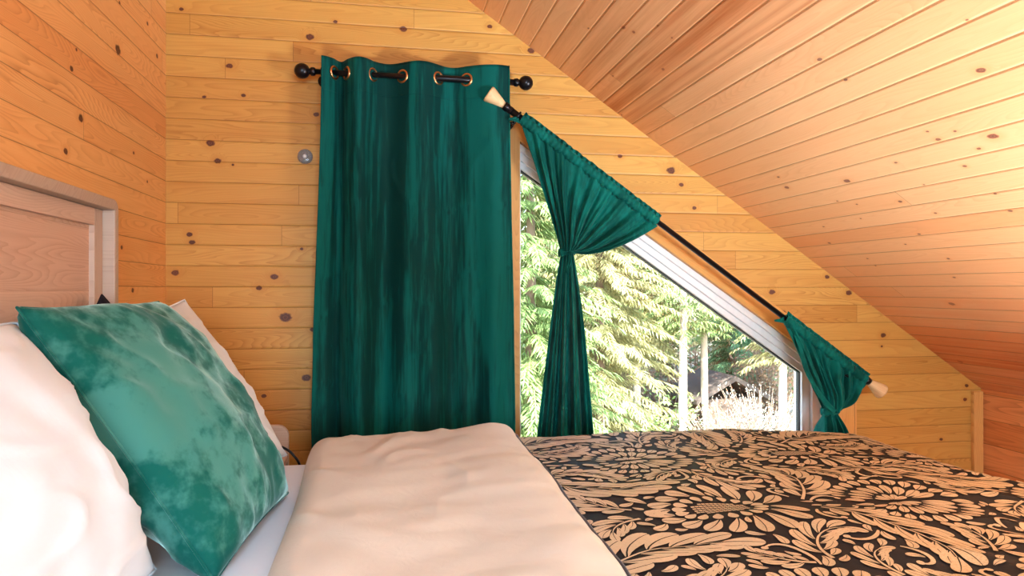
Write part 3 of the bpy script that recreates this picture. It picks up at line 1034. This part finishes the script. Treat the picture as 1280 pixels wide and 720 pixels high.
obj('back_panel', rounded_panel(nx0, nx1, 2.30, 2.32, 0.30, 0.70), M['oak_rim'], ns, False, 0.002)
obj('table_top', B(nx0, nx1 - 0.002, ny0, 2.299, 0.585, 0.605), M['oak_rail'], ns, False, 0.003)
dr = obj('drawer', B(nx1 - 0.02, nx1 - 0.004, ny0 + 0.02, 2.28, 0.40, 0.56), M['oak'], ns, False, 0.002)
obj('knob', lathe(bmesh.new(), (nx1 - 0.004, 2.18, 0.48), (1, 0, 0), [(0, 0.006), (0.012, 0.006), (0.016, 0.013), (0.024, 0.012), (0.027, 0.0)], 18), M['black_metal'], dr)
obj('body', B(nx0, nx1 - 0.021, ny0 + 0.01, 2.298, 0.25, 0.584), M['oak'], ns, False, 0.002)
for x in (nx0 + 0.01, nx1 - 0.06):
    for y in (ny0 + 0.015, 2.25):
        obj('leg', B(x, x + 0.035, y, y + 0.035, 0, 0.249), M['oak_stile'], ns, False, 0.003)
kn = [Vector(q) for q in ((-0.47, 2.17, 0.6095), (-0.43, 2.12, 0.618), (-0.37, 2.06, 0.682), (-0.315, 2.045, 0.698), (-0.275, 2.04, 0.688), (-0.243, 2.035, 0.665), (-0.222, 2.035, 0.62), (-0.214, 2.04, 0.50), (-0.214, 2.05, 0.25), (-0.214, 2.05, 0.006))]
pts = []
for i in range(len(kn) - 1):
    a, b, c, d = kn[max(i - 1, 0)], kn[i], kn[i + 1], kn[min(i + 2, len(kn) - 1)]
    for k in range(6):
        f = k / 6
        pts.append(0.5 * ((2 * b) + (c - a) * f + (2 * a - 5 * b + 4 * c - d) * f * f + (3 * b - a - 3 * c + d) * f ** 3))
pts.append(kn[-1])
tag(obj('power_cord', tube(bmesh.new(), pts, 0.0035, 8), M['black_metal']), 'black power cord arching from the nightstand down behind the mattress', 'power cord')

# ------------------------------------------------------------------ curtain rods
RY = 2.50
RZ = 1.874
cr_ = empty('curtain_rod', (0.12, RY, RZ))
tag(cr_, 'level black curtain rod with round ball ends over the long teal curtain', 'curtain rod')
obj('rod', lathe(bmesh.new(), (-0.245, RY, RZ), (1, 0, 0), [(0, 0.0095), (0.35, 0.0095), (0.352, 0.0115), (0.735, 0.0115)], 20), M['black_metal'], cr_)
for x, s in ((-0.245, -1), (0.485, 1)):
    prof = [(-0.018, 0.013), (-0.012, 0.015), (-0.004, 0.015), (0.0, 0.010), (0.004, 0.010)]
    for k in range(13):
        a = PI - k / 12 * PI * 0.995
        if k == 0: a = PI * 0.87
        prof.append((0.026 + 0.0265 * math.cos(a), 0.0265 * math.sin(a)))
    obj('finial', lathe(bmesh.new(), (x, RY, RZ), (s, 0, 0), prof, 28), M['black_metal'], cr_)
for x in (-0.205, 0.445):
    bm = bmesh.new()
    lathe(bm, (x, GY, RZ - 0.004), (0, -1, 0), [(0, 0.022), (0.004, 0.022), (0.006, 0.007), (0.088, 0.007), (0.09, 0.003)], 18)
    torus(bm, (x, RY, RZ), (1, 0, 0), 0.0135, 0.004, 20, 8)
    obj('bracket', bm, M['black_metal'], cr_)

DY = 2.462                       # sloping rod hangs a little nearer
def drod(x): return 1.797 - 0.70 * (x - 0.3985)


dd = Vector((1, 0, -0.70)).normalized()
dr_ = empty('curtain_rod', (1.15, DY, drod(1.15)))
tag(dr_, 'sloping black curtain rod with tapered wooden ends along the slanted window', 'curtain rod')
pa = Vector((0.428, DY, drod(0.428))); pb = Vector((1.872, DY, drod(1.872)))
Lr = (pb - pa).length
obj('rod', lathe(bmesh.new(), pa, dd, [(0, 0.0125), (0.62, 0.0125), (0.622, 0.0100), (Lr, 0.0100)], 20), M['black_metal'], dr_)
for p0, s in ((pa, -1), (pb, 1)):
    fi = obj('finial', lathe(bmesh.new(), p0, dd * s, [(0.0, 0.0125), (0.010, 0.0125), (0.012, 0.014), (0.068, 0.030), (0.074, 0.029), (0.075, 0.0)], 28), M['finial_wood'], dr_)
    fi['label'] = 'tapered pale wooden rod end'
    obj('collar', lathe(bmesh.new(), p0, -dd * s, [(-0.004, 0.016), (0.012, 0.016), (0.014, 0.0135), (0.03, 0.0135)], 20), M['black_metal'], dr_)
for x in (0.475, 1.80):
    bm = bmesh.new()
    q = Vector((x, DY, drod(x)))
    lathe(bm, (x - 0.012, GY, q.z - 0.02), (0, -1, 0), [(0, 0.022), (0.004, 0.022), (0.006, 0.007), (0.132, 0.007), (0.138, 0.004)], 18)
    torus(bm, q, dd, 0.0145, 0.0045, 20, 8)
    lathe(bm, q + Vector((-0.012, 0, -0.016)), (-0.6, 0, -0.8), [(0, 0.004), (0.012, 0.004), (0.013, 0.008), (0.018, 0.008)], 12)
    obj('bracket', bm, M['black_metal'], dr_)

# ------------------------------------------------------------------ long curtain
cur = empty('curtain', (0.11, RY, 0.05))
tag(cur, 'long teal velvet grommet curtain hanging straight down to behind the bed', 'curtain')
CROSS = [-0.205, -0.163, -0.122, -0.033, 0.069, 0.195, 0.295, 0.445]
SGN = [-1, 1, -1, 1, -1, 1, -1]
AMP = [0.030, 0.030, 0.040, 0.026, 0.034, 0.026, 0.040]


def wave(x):
    for i in range(len(CROSS) - 1):
        if x <= CROSS[i + 1] or i == len(CROSS) - 2:
            t = max(0.0, min(1.0, (x - CROSS[i]) / (CROSS[i + 1] - CROSS[i])))
            if i == 0: return SGN[0] * AMP[0] * math.cos(PI / 2 * t)
            if i == len(CROSS) - 2: return SGN[i] * AMP[i] * math.sin(PI * t * 0.72)
            return SGN[i] * AMP[i] * math.sin(PI * t)


def curtain_pt(a, b):
    X = lerp(CROSS[0], CROSS[-1], a)
    zt = 1.922
    zz = lerp(zt, 0.06, b)
    dn = zt - zz
    k = sm(0.0, 1.5, dn)
    w = wave(X)
    low = 0.030 * math.sin(X * 27 + 1.5 * nz(X * 4, dn * 0.5, 3.0)) * (0.4 + 0.6 * sm(0.12, -0.12, X))
    low += 0.012 * math.sin(X * 61 + 1.0 + 2.5 * nz(X * 3, dn * 0.7, 8.0))
    y = RY + w * (1 - 0.55 * k) + low * k
    y += 0.005 * nz(X * 9, dn * 2.4, 2.0) * sm(0.05, 0.3, dn) + 0.003 * nz(X * 22, dn * 7, 5.0) * sm(0.05, 0.3, dn)
    cr = nz(X * 7 + dn * 2.2, dn * 6.0, 15.0)
    y -= 0.004 * (1 - min(1, abs(cr) * 7)) * sm(0.1, 0.4, dn)
    # deep tuck beside the leading edge
    y += 0.030 * math.exp(-((X + 0.125) / 0.016) ** 2) * k
    spread = sm(0.0, 1.3, dn)
    x = X + lerp(0.0, -0.034, spread) * (1 - a) + lerp(0.0, 0.022, spread) * a + 0.004 * nz(dn * 3, a * 3, 1.0) * spread
    return Vector((x, y, zz))


bm = bmesh.new()
grid(bm, 190, 150, curtain_pt)
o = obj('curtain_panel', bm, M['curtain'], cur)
so = o.modifiers.new('Solid', 'SOLIDIFY'); so.thickness = 0.002; so.offset = 0
# stitched header line below the grommets
pts = []
for k in range(161):
    a = k / 160
    p = curtain_pt(a, 0.062)
    pts.append((p.x, p.y - 0.0012, p.z))
obj('header_stitch', tube(bmesh.new(), pts, 0.0012, 6), M['curtain'], cur)
pts = []
for k in range(120):
    p = curtain_pt(1.0, k / 119)
    pts.append((p.x - 0.002, p.y - 0.002, p.z))
obj('side_hem', tube(bmesh.new(), pts, 0.0035, 8), M['curtain_light'], cur)  # hem in the paler velvet paints in the edge's bright sheen line
for i in range(1, 7):
    x = CROSS[i]
    e = 0.006
    tx = Vector((2 * e, wave(x + e) - wave(x - e), 0))
    n_ = Vector((-tx.y, tx.x, 0)).normalized()
    g_ = obj('grommet', torus(bmesh.new(), (x, RY, RZ), n_, 0.0205, 0.0042, 32, 10), M['copper'], cur)
    g_['label'] = 'copper coloured grommet ring'


# ------------------------------------------------------------------ tied curtains on the sloping rod
def bez(p0, p1, p2, t):
    return p0 * (1 - t) ** 2 + p1 * 2 * t * (1 - t) + p2 * t * t


def tied(label, xa, xb, K, kw, CL, CR, BL, BR, LL, LR, npl, amp, bottom_z, nu=150, nv=150, tail=True):
    K = Vector((K[0], DY + 0.012, K[1]))
    root = empty('curtain', (K.x, DY, K.z))
    tag(root, label, 'curtain')
    V3 = lambda q: Vector((q[0], DY, q[1]))

    def pleat(s, t, up):
        ph = 2 * PI * npl * s + 2.2 * nz(s * 5, t * 1.2, npl)
        w = math.sin(ph) + 0.45 * math.sin(2.3 * ph + 1 + 3 * t)
        if up: env = lerp(0.45, 1.0, sm(0, 0.35, t)) * lerp(1.0, 0.30, sm(0.55, 1.0, t))
        else: env = lerp(0.30, 1.25, sm(0.0, 0.6, t))
        return w * amp * env

    def upper(a, b):
        s, t = a, b
        T = Vector((lerp(xa, xb, s), DY, drod(lerp(xa, xb, s)) - 0.016))
        Cc = V3(CL).lerp(V3(CR), s ** 0.85)
        E = K + Vector(((s - 0.5) * kw, 0.012 * math.cos((s - 0.5) * PI) * -1, -0.003 * (s - 0.5)))
        p = bez(T, Cc, E, t)
        y = pleat(s, t, True)
        # cloth gathers round: middle bulges into the room
        bulge = -0.035 * math.sin(PI * s) * sm(0.25, 0.85, t)
        cr = nz(s * 9, t * 5, 3.0 + xa)
        return p + Vector((0.25 * y * sm(0, 0.4, t), y + bulge + 0.006 * cr, 0.15 * y))

    def lower(a, b):
        s, t = a, b
        E = K + Vector(((s - 0.5) * kw, -0.012 * math.cos((s - 0.5) * PI), -0.003 * (s - 0.5)))
        Cc = V3(LL).lerp(V3(LR), s)
        F = V3(BL).lerp(V3(BR), s)
        p = bez(E, Cc, F, t)
        y = pleat(s * 0.48 + 0.1, t, False) * 1.3
        bulge = -0.03 * math.sin(PI * s) * sm(0.0, 0.5, t)
        return p + Vector((0.3 * y * (1 - abs(2 * s - 1)), y * 1.1 + bulge, 0))
    bm = bmesh.new()
    A = grid(bm, nu, nv, upper)
    grid(bm, nu, nv, lower)
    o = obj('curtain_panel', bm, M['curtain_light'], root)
    so = o.modifiers.new('Solid', 'SOLIDIFY'); so.thickness = 0.002; so.offset = 0
    # gathered pocket round the rod with a ruffle standing above it
    bm = bmesh.new()
    ng = int((xb - xa) / 0.0035)

    def pocket(a, b):
        x = lerp(xa, xb, a)
        th = 2 * PI * b
        ph = x * 420 + 2.5 * nz(x * 40, 1.0)
        rr = 0.0165 + 0.0028 * math.sin(ph) * (0.7 + 0.6 * nz(x * 60, b * 3, 4.0)) + 0.003 * max(0, -math.sin(th))
        c = Vector((x, DY, drod(x)))
        perp = Vector((0.573, 0, 0.819))
        return c + perp * rr * math.sin(th) + Vector((0, 1, 0)) * rr * math.cos(th)
    grid(bm, ng, 20, pocket)

    def ruffle(a, b):
        x = lerp(xa, xb, a)
        ph = x * 420 + 2.5 * nz(x * 40, 1.0)
        c = Vector((x, DY, drod(x)))
        perp = Vector((0.573, 0, 0.819))
        hgt = 0.012 + b * (0.017 + 0.004 * nz(x * 55, 6.0))
        return c + perp * hgt + Vector((0.3, 1, 0.2)) * (0.004 + 0.007 * b) * math.sin(ph * 0.8 + b)
    grid(bm, ng, 4, ruffle)
    o = obj('rod_pocket', bm, M['curtain_light'], root)
    so = o.modifiers.new('Solid', 'SOLIDIFY'); so.thickness = 0.0012
    # tie band wound round the gather
    bm = bmesh.new()

    def band(a, b):
        th = 2 * PI * a
        rx, ry = kw * 0.5 + 0.006, 0.024
        tt = 2 * PI * b
        rr = 0.006
        z_ = 0.014 * math.sin(tt) * (1 + 0.15 * math.sin(th * 7))
        e = 1 + 0.16 * math.cos(tt) + 0.05 * math.sin(th * 9 + tt)
        return K + Vector((rx * e * math.cos(th), (ry * e) * math.sin(th) - 0.004, z_ + 0.004 * math.cos(th)))
    grid(bm, 56, 12, band)
    tb = obj('tie_back', bm, M['curtain_light'], root)
    if tail:
        bm = bmesh.new()
        prev = [K + Vector((-0.006 + 0.004 * math.sin(k * 0.9), -0.036 - 0.004 * math.sin(k * 0.5), -0.004 - 0.012 * k)) for k in range(7)]
        back = [q + Vector((0.010 - 0.001 * k, -0.003, 0)) for k, q in enumerate(prev)]
        tube(bm, prev + [prev[-1] + Vector((0.004, 0, -0.006))] + back[::-1], 0.0026, 8)
        obj('tie_loop', bm, M['curtain_light'], tb)
    return root


big = tied('larger tied teal curtain hanging from the upper part of the sloping rod', 0.487, 1.000, (0.658, 1.262), 0.046,
           (0.575, 1.46), (0.775, 1.225), (0.525, 0.44), (0.772, 0.44), (0.58, 1.01), (0.722, 1.06), 9, 0.014, 0.44)
small = tied('small tied teal curtain bunched at the low end of the sloping rod', 1.515, 1.862, (1.713, 0.655), 0.055,
             (1.600, 0.80), (1.845, 0.685), (1.612, 0.40), (1.815, 0.40), (1.655, 0.60), (1.765, 0.60), 6, 0.016, 0.40, tail=False)
# loose strap of the small curtain: a ribbon looping out over the window and back to the knot
bm = bmesh.new()
rp = [Vector((1.560, DY, 0.955)), Vector((1.572, DY - 0.02, 0.885)), Vector((1.590, DY - 0.03, 0.815)), Vector((1.625, DY - 0.035, 0.745)), Vector((1.665, DY - 0.04, 0.690)), Vector((1.70, DY - 0.04, 0.658))]


def cat(P, t):
    n = len(P) - 1
    i = min(int(t * n), n - 1); f = t * n - i
    a, b, c, d = P[max(i - 1, 0)], P[i], P[i + 1], P[min(i + 2, n)]
    return 0.5 * ((2 * b) + (c - a) * f + (2 * a - 5 * b + 4 * c - d) * f * f + (3 * b - a - 3 * c + d) * f ** 3)


grid(bm, 40, 6, lambda a, b: cat(rp, a) + Vector((0.016 * (b - 0.5), 0.006 * math.sin(a * 14) * (b - 0.5) + 0.003 * math.sin(b * PI), 0.012 * (b - 0.5))))
o = obj('loose_strap', bm, M['curtain_light'], small)
so = o.modifiers.new('Solid', 'SOLIDIFY'); so.thickness = 0.003
# pointed scrap of header cloth beyond each curtain's upper end
for root, xx in ((big, 0.470), (small, 1.498)):
    bm = bmesh.new()
    c = Vector((xx, DY - 0.012, drod(xx)))

    def flap(a, b):
        w = 0.020 * (0.25 + 0.75 * b)
        return c + Vector((-0.032 + 0.050 * b, -0.006 * math.sin(b * 5) + 0.004 * math.sin(a * PI), -0.020 + 0.002 * b + (a - 0.5) * 2 * w * 0.75))
    grid(bm, 8, 12, flap)
    o = obj('header_flap', bm, M['curtain_light'], root)
    so = o.modifiers.new('Solid', 'SOLIDIFY'); so.thickness = 0.003

# ------------------------------------------------------------------ outside
GZ = -3.3


def gz(x, y):
    return GZ + 0.09 * max(0, y - 27) + 0.25 * nz(x * 0.15, y * 0.15)


bm = bmesh.new()
grid(bm, 50, 60, lambda a, b: Vector((lerp(-14, 40, a), lerp(3.4, 60, b), gz(lerp(-14, 40, a), lerp(3.4, 60, b)))))
g_ = obj('ground', bm, M['forest_floor']); g_['kind'] = 'structure'


def conifer_meshes(seed, H, base, R, dens=1.0, droop=0.35, trunk_r=0.13):
    r_ = random.Random(seed)
    tb = bmesh.new()
    pts = [(0.06 * nz(seed, k * 0.5) * k / 4, 0.06 * nz(seed + 9, k * 0.5) * k / 4, H * k / 12) for k in range(13)]
    tube(tb, pts, [trunk_r * (1 - 0.93 * k / 12) for k in range(13)], 10)
    fb = bmesh.new()
    z_ = base
    while z_ < H - 0.1:
        t = (z_ - base) / (H - base)
        n = 6 if z_ < H * 0.8 else 4
        for k in range(n):
            az = r_.uniform(0, 2 * PI)
            L = R * (1 - t) ** 0.75 * r_.uniform(0.55, 1.1) * (0.55 + 0.45 * sm(0, 0.12, t))
            d = Vector((math.cos(az), math.sin(az), 0))
            side = Vector((-d.y, d.x, 0))
            up0 = r_.uniform(-0.05, 0.25)
            st = 0.115 / dens
            m_ = max(2, int(L / st))
            a0 = Vector((0, 0, z_))
            for q in range(1, m_ + 1):
                f = q / m_
                p = a0 + d * (L * f) + Vector((0, 0, up0 * L * f - droop * L * f * f))
                tw = (0.10 + 0.22 * (1 - f)) * min(1.0, L) * r_.uniform(0.6, 1.3) + 0.06
                for s in (1, -1, 0, 1, -1):
                    dirv = (d * (0.75 if s else 1.0) + side * s * r_.uniform(0.5, 1.0) + Vector((0, 0, -r_.uniform(0.1, 0.7)))).normalized()
                    wv = dirv.cross(Vector((r_.uniform(-.5, .5), r_.uniform(-.5, .5), 1))).normalized() * r_.uniform(0.010, 0.022)
                    mid = p + dirv * tw * 0.45
                    tip = p + dirv * tw + Vector((0, 0, -0.05))
                    fb.faces.new([fb.verts.new(v) for v in (p, mid + wv, tip, mid - wv)])
        z_ += r_.uniform(0.13, 0.24) / dens
    return tb, fb


def mesh_of(name, bm, m, smooth):
    me = bpy.data.meshes.new(name)
    bm.to_mesh(me); bm.free()
    me.materials.append(m)
    if smooth: me.polygons.foreach_set('use_smooth', [True] * len(me.polygons))
    return me


KINDS = []
for i, (H, base, R, dens, needle, bark) in enumerate(((13, 0.8, 2.4, 1.25, 'needles_yellow', 'bark_dark'), (15, 2.6, 2.2, 1.1, 'needles_yellow', 'bark_pale'),
                                                   (12, 0.5, 2.3, 1.3, 'needles_green', 'bark_dark'), (16, 3.4, 2.0, 1.0, 'needles_green', 'bark_pale'), (11, 0.3, 2.0, 1.2, 'needles_blue', 'bark_dark'))):
    tb, fb = conifer_meshes(40 + i, H, base, R, dens, trunk_r=0.12 if base > 2 else 0.15)
    KINDS.append((mesh_of('trunk', tb, M[bark], True), mesh_of('foliage', fb, M[needle], False)))

TREES = [(2.75, 13.0, 2, 0.3, 'dark green conifer nearest the window, left of the tied curtain'),
         (4.9, 15.5, 0, 1.1, 'large yellow green conifer just right of the larger tied curtain'),
         (7.1, 19.0, 1, 2.0, 'pale trunked conifer behind the yellow green one by the tied curtain'),
         (7.6, 17.0, 3, 0.5, 'tall conifer with a bare pale trunk left of the brown shed'),
         (9.0, 18.7, 3, 2.7, 'bare trunked conifer standing just in front of the brown shed'),
         (11.6, 22.0, 4, 3.3, 'bluish green conifer behind the shed roof'),
         (10.4, 17.0, 1, 4.1, 'conifer with a pale bare trunk nearest the small tied curtain')]
BACK = [(3.0, 19.0, 4), (5.4, 23.0, 0), (8.4, 24.5, 0), (10.2, 26.5, 1), (13.6, 26.0, 0), (16.0, 24.5, 2), (13.6, 21.0, 1), (6.8, 28.0, 1), (9.6, 30.5, 3), (12.8, 31.0, 2), (16.2, 30.0, 0), (19.5, 29.5, 1), (4.2, 32.0, 0), (8.2, 36.0, 2), (12.4, 37.0, 1), (17.0, 36.5, 3), (22.0, 36.0, 0), (2.2, 25.0, 1), (18.5, 24.0, 3), (15.0, 42.0, 0), (10.0, 43.0, 0), (20.5, 42.0, 1), (25.0, 41.0, 0), (6.0, 42.0, 2)]


def plant_tree(x, y, k, rz, sc, label, group=None):
    r_ = empty('conifer', (x, y, gz(x, y) - 0.05), rz)
    r_.scale = (sc, sc, sc)
    tag(r_, label, 'tree', group)
    for nm, me in zip(('trunk', 'foliage'), KINDS[k]):
        o = bpy.data.objects.new(nm, me)
        C.objects.link(o)
        o.parent = r_
    return r_


for (x, y, k, rz, lab) in TREES: plant_tree(x, y, k, rz, 1.0, lab)
for i, (x, y, k) in enumerate(BACK):
    plant_tree(x, y, k, i * 1.37, 0.9 + 0.3 * ((i * 37) % 10) / 10, 'conifer deep in the wood behind the nearer trees', 'conifers deep in the wood')

for i, (x, y, k) in enumerate(((-1.6, 15.0, 0), (0.2, 18.0, 1), (-4.2, 18.0, 2), (-1.2, 23.0, 0), (-6.5, 23.0, 4), (-3.6, 28.5, 2), (0.4, 29.5, 0), (-8.5, 29.0, 1))):
    plant_tree(x, y, k, i * 2.1 + 0.4, 1.05, 'conifer in the wood off behind the long straight curtain', 'conifers behind the long curtain')

# shed among the trunks
sx, sy = 9.95, 19.8
sz = gz(sx, sy)
sh = empty('shed', (sx, sy, sz), 0)
tag(sh, 'small brown shed with a pitched roof among the tree trunks', 'shed')
obj('wall', B(sx - 0.9, sx + 0.9, sy - 0.9, sy + 0.9, sz - 0.1, sz + 1.35), M['shed_wall'], sh, False)
bm = bmesh.new()
prism_y(bm, [(sx - 1.2, sz + 1.25), (sx, sz + 1.9), (sx + 1.2, sz + 1.25), (sx + 1.2, sz + 1.38), (sx, sz + 2.04), (sx - 1.2, sz + 1.38)], sy - 1.15, sy + 1.15)
obj('roof', bm, M['shed_roof'], sh, False)


def shrub(x, y, R, H, m, n, label, name='shrub', cat_='shrub', seed=1, leaf=0.10, group=None, upr=0.5):
    r_ = random.Random(seed)
    root = empty(name, (x, y, gz(x, y)))
    tag(root, label, cat_, group)
    fb = bmesh.new(); sb = bmesh.new()
    for k in range(n):
        az = r_.uniform(0, 2 * PI); rad = R * math.sqrt(r_.random())
        p = Vector((x + rad * math.cos(az) * 0.4, y + rad * math.sin(az) * 0.4, gz(x, y)))
        q = p + Vector((rad * math.cos(az), rad * math.sin(az), H * r_.uniform(0.5, 1.0)))
        tube(sb, [p, p.lerp(q, 0.5) + Vector((0, 0, 0.1)), q], 0.008, 4)
        for j in range(14):
            c = p.lerp(q, r_.uniform(0.25, 1.0)) + Vector((r_.gauss(0, .12), r_.gauss(0, .12), r_.gauss(0, .10)))
            d = Vector((r_.gauss(0, 1), r_.gauss(0, 1), r_.gauss(upr, .6))).normalized()
            wv = d.cross(Vector((r_.gauss(0, 1), r_.gauss(0, 1), 1))).normalized() * leaf * 0.22
            l_ = leaf * r_.uniform(0.7, 1.4)
            fb.faces.new([fb.verts.new(v) for v in (c, c + d * l_ * 0.5 + wv, c + d * l_, c + d * l_ * 0.5 - wv)])
    obj('stems', sb, M['bark_dark'], root, recalc=False)
    obj('leaves', fb, m, root, smooth=False, recalc=False)
    return root


shrub(8.3, 16.0, 1.0, 1.5, M['pale_leaf'], 110, 'bleached pale shrub below the brown shed, seen over the bed edge', seed=3, leaf=0.07)
shrub(9.4, 16.2, 1.0, 1.9, M['pale_leaf'], 120, 'bleached pale shrub by the right edge of the window glass', seed=5, leaf=0.07)
shrub(11.6, 19.8, 0.8, 3.2, M['brown_leaf'], 90, 'dry brown bush right of the brown shed', seed=8, leaf=0.16)
for k, (bx_, by_, bh) in enumerate(((7.4, 21.5, 2.4), (8.8, 22.0, 2.0), (12.6, 22.6, 2.6), (5.9, 20.5, 1.8), (10.9, 23.5, 3.0))):
    shrub(bx_, by_, 1.1, bh, M['brown_leaf'], 70, 'dry brown bush in the wood behind the pale trunks', seed=30 + k, leaf=0.16, group='dry brown bushes in the wood')
shrub(7.6, 18.5, 0.9, 1.6, M['bright_leaf'], 60, 'bright green bush at the foot of the pale trunks', seed=9, leaf=0.16)
shrub(3.2, 11.4, 1.0, 1.4, M['bright_leaf'], 60, 'bright green bush below the larger tied curtain', seed=11, leaf=0.16)

# ------------------------------------------------------------------ light
def lamp(name, typ, loc, energy, col=(1, 1, 1), **kw):
    d = bpy.data.lights.new(name, typ)
    d.energy = energy; d.color = col
    for k, v in kw.items(): setattr(d, k, v)
    o = bpy.data.objects.new(name, d)
    o.location = loc
    C.objects.link(o)
    return o


def aim(o, tgt):
    o.rotation_euler = (Vector(tgt) - Vector(o.location)).to_track_quat('-Z', 'Y').to_euler()


s_ = lamp('sun', 'SUN', (0, -5, 20), 26.0, (1.0, 0.95, 0.86), angle=0.02)
aim(s_, (3.0, 5.0, 9.0))
# fill light added at the unseen near window, in place of daylight
a_ = lamp('added_window_fill', 'AREA', (0.275, NY - 0.02, 1.2), 78, (0.54, 0.79, 1.0), shape='RECTANGLE', size=1.2, size_y=0.8)
aim(a_, (0.275, 3, 1.3))
# added unseen lights: a spot brightening the ceiling, a fill behind the viewer
u_ = lamp('ceiling_fill_spot', 'SPOT', (2.0, 0.12, 0.50), 620, (0.82, 0.92, 1.0), spot_size=math.radians(116), spot_blend=1.0, shadow_soft_size=0.2)
aim(u_, (2.0 - 0.12, 0.12 + 0.46, 0.50 + 1.0))
l2 = lamp('rear_fill', 'POINT', (0.62, -0.60, 1.62), 7, (0.66, 0.84, 1.0), shadow_soft_size=0.12)  # added fill with no lamp built, brightens the headboard front
# unseen spot added above the bed to light it with cooler white
d_ = lamp('bed_fill_spot', 'SPOT', (0.35, 0.55, 2.12), 74, (0.52, 0.77, 1.0), spot_size=math.radians(100), spot_blend=1.0, shadow_soft_size=0.3)
aim(d_, (0.42, 0.95, 0.7))

wd = bpy.data.worlds.new('World')
bpy.context.scene.world = wd
wd.use_nodes = True
nt = wd.node_tree
sk = nt.nodes.new('ShaderNodeTexSky')
sk.sky_type = 'NISHITA'
sk.sun_disc = False
sk.sun_elevation = math.radians(48)
sk.sun_rotation = math.radians(200)
nt.links.new(sk.outputs[0], nt.nodes['Background'].inputs[0])
nt.nodes['Background'].inputs[1].default_value = 1.4

# ------------------------------------------------------------------ camera
cd = bpy.data.cameras.new('Camera')
cd.sensor_width = 36
cd.lens = 880.0 / 1280.0 * 36
cd.clip_start = 0.02
cam = bpy.data.objects.new('Camera', cd)
C.objects.link(cam)
cam.location = (0, 0, CZ)
cam.rotation_euler = (math.radians(90 + 0.13), 0, math.radians(-10.43))
sc = bpy.context.scene
sc.camera = cam
sc.view_settings.view_transform = 'Standard'
sc.view_settings.look = 'None'
sc.view_settings.gamma = 1
sc.view_settings.exposure = 0.35
sc.view_settings.use_curve_mapping = False
sc.cycles.use_denoising = True
sc.cycles.max_bounces = 8
sc.cycles.transparent_max_bounces = 12
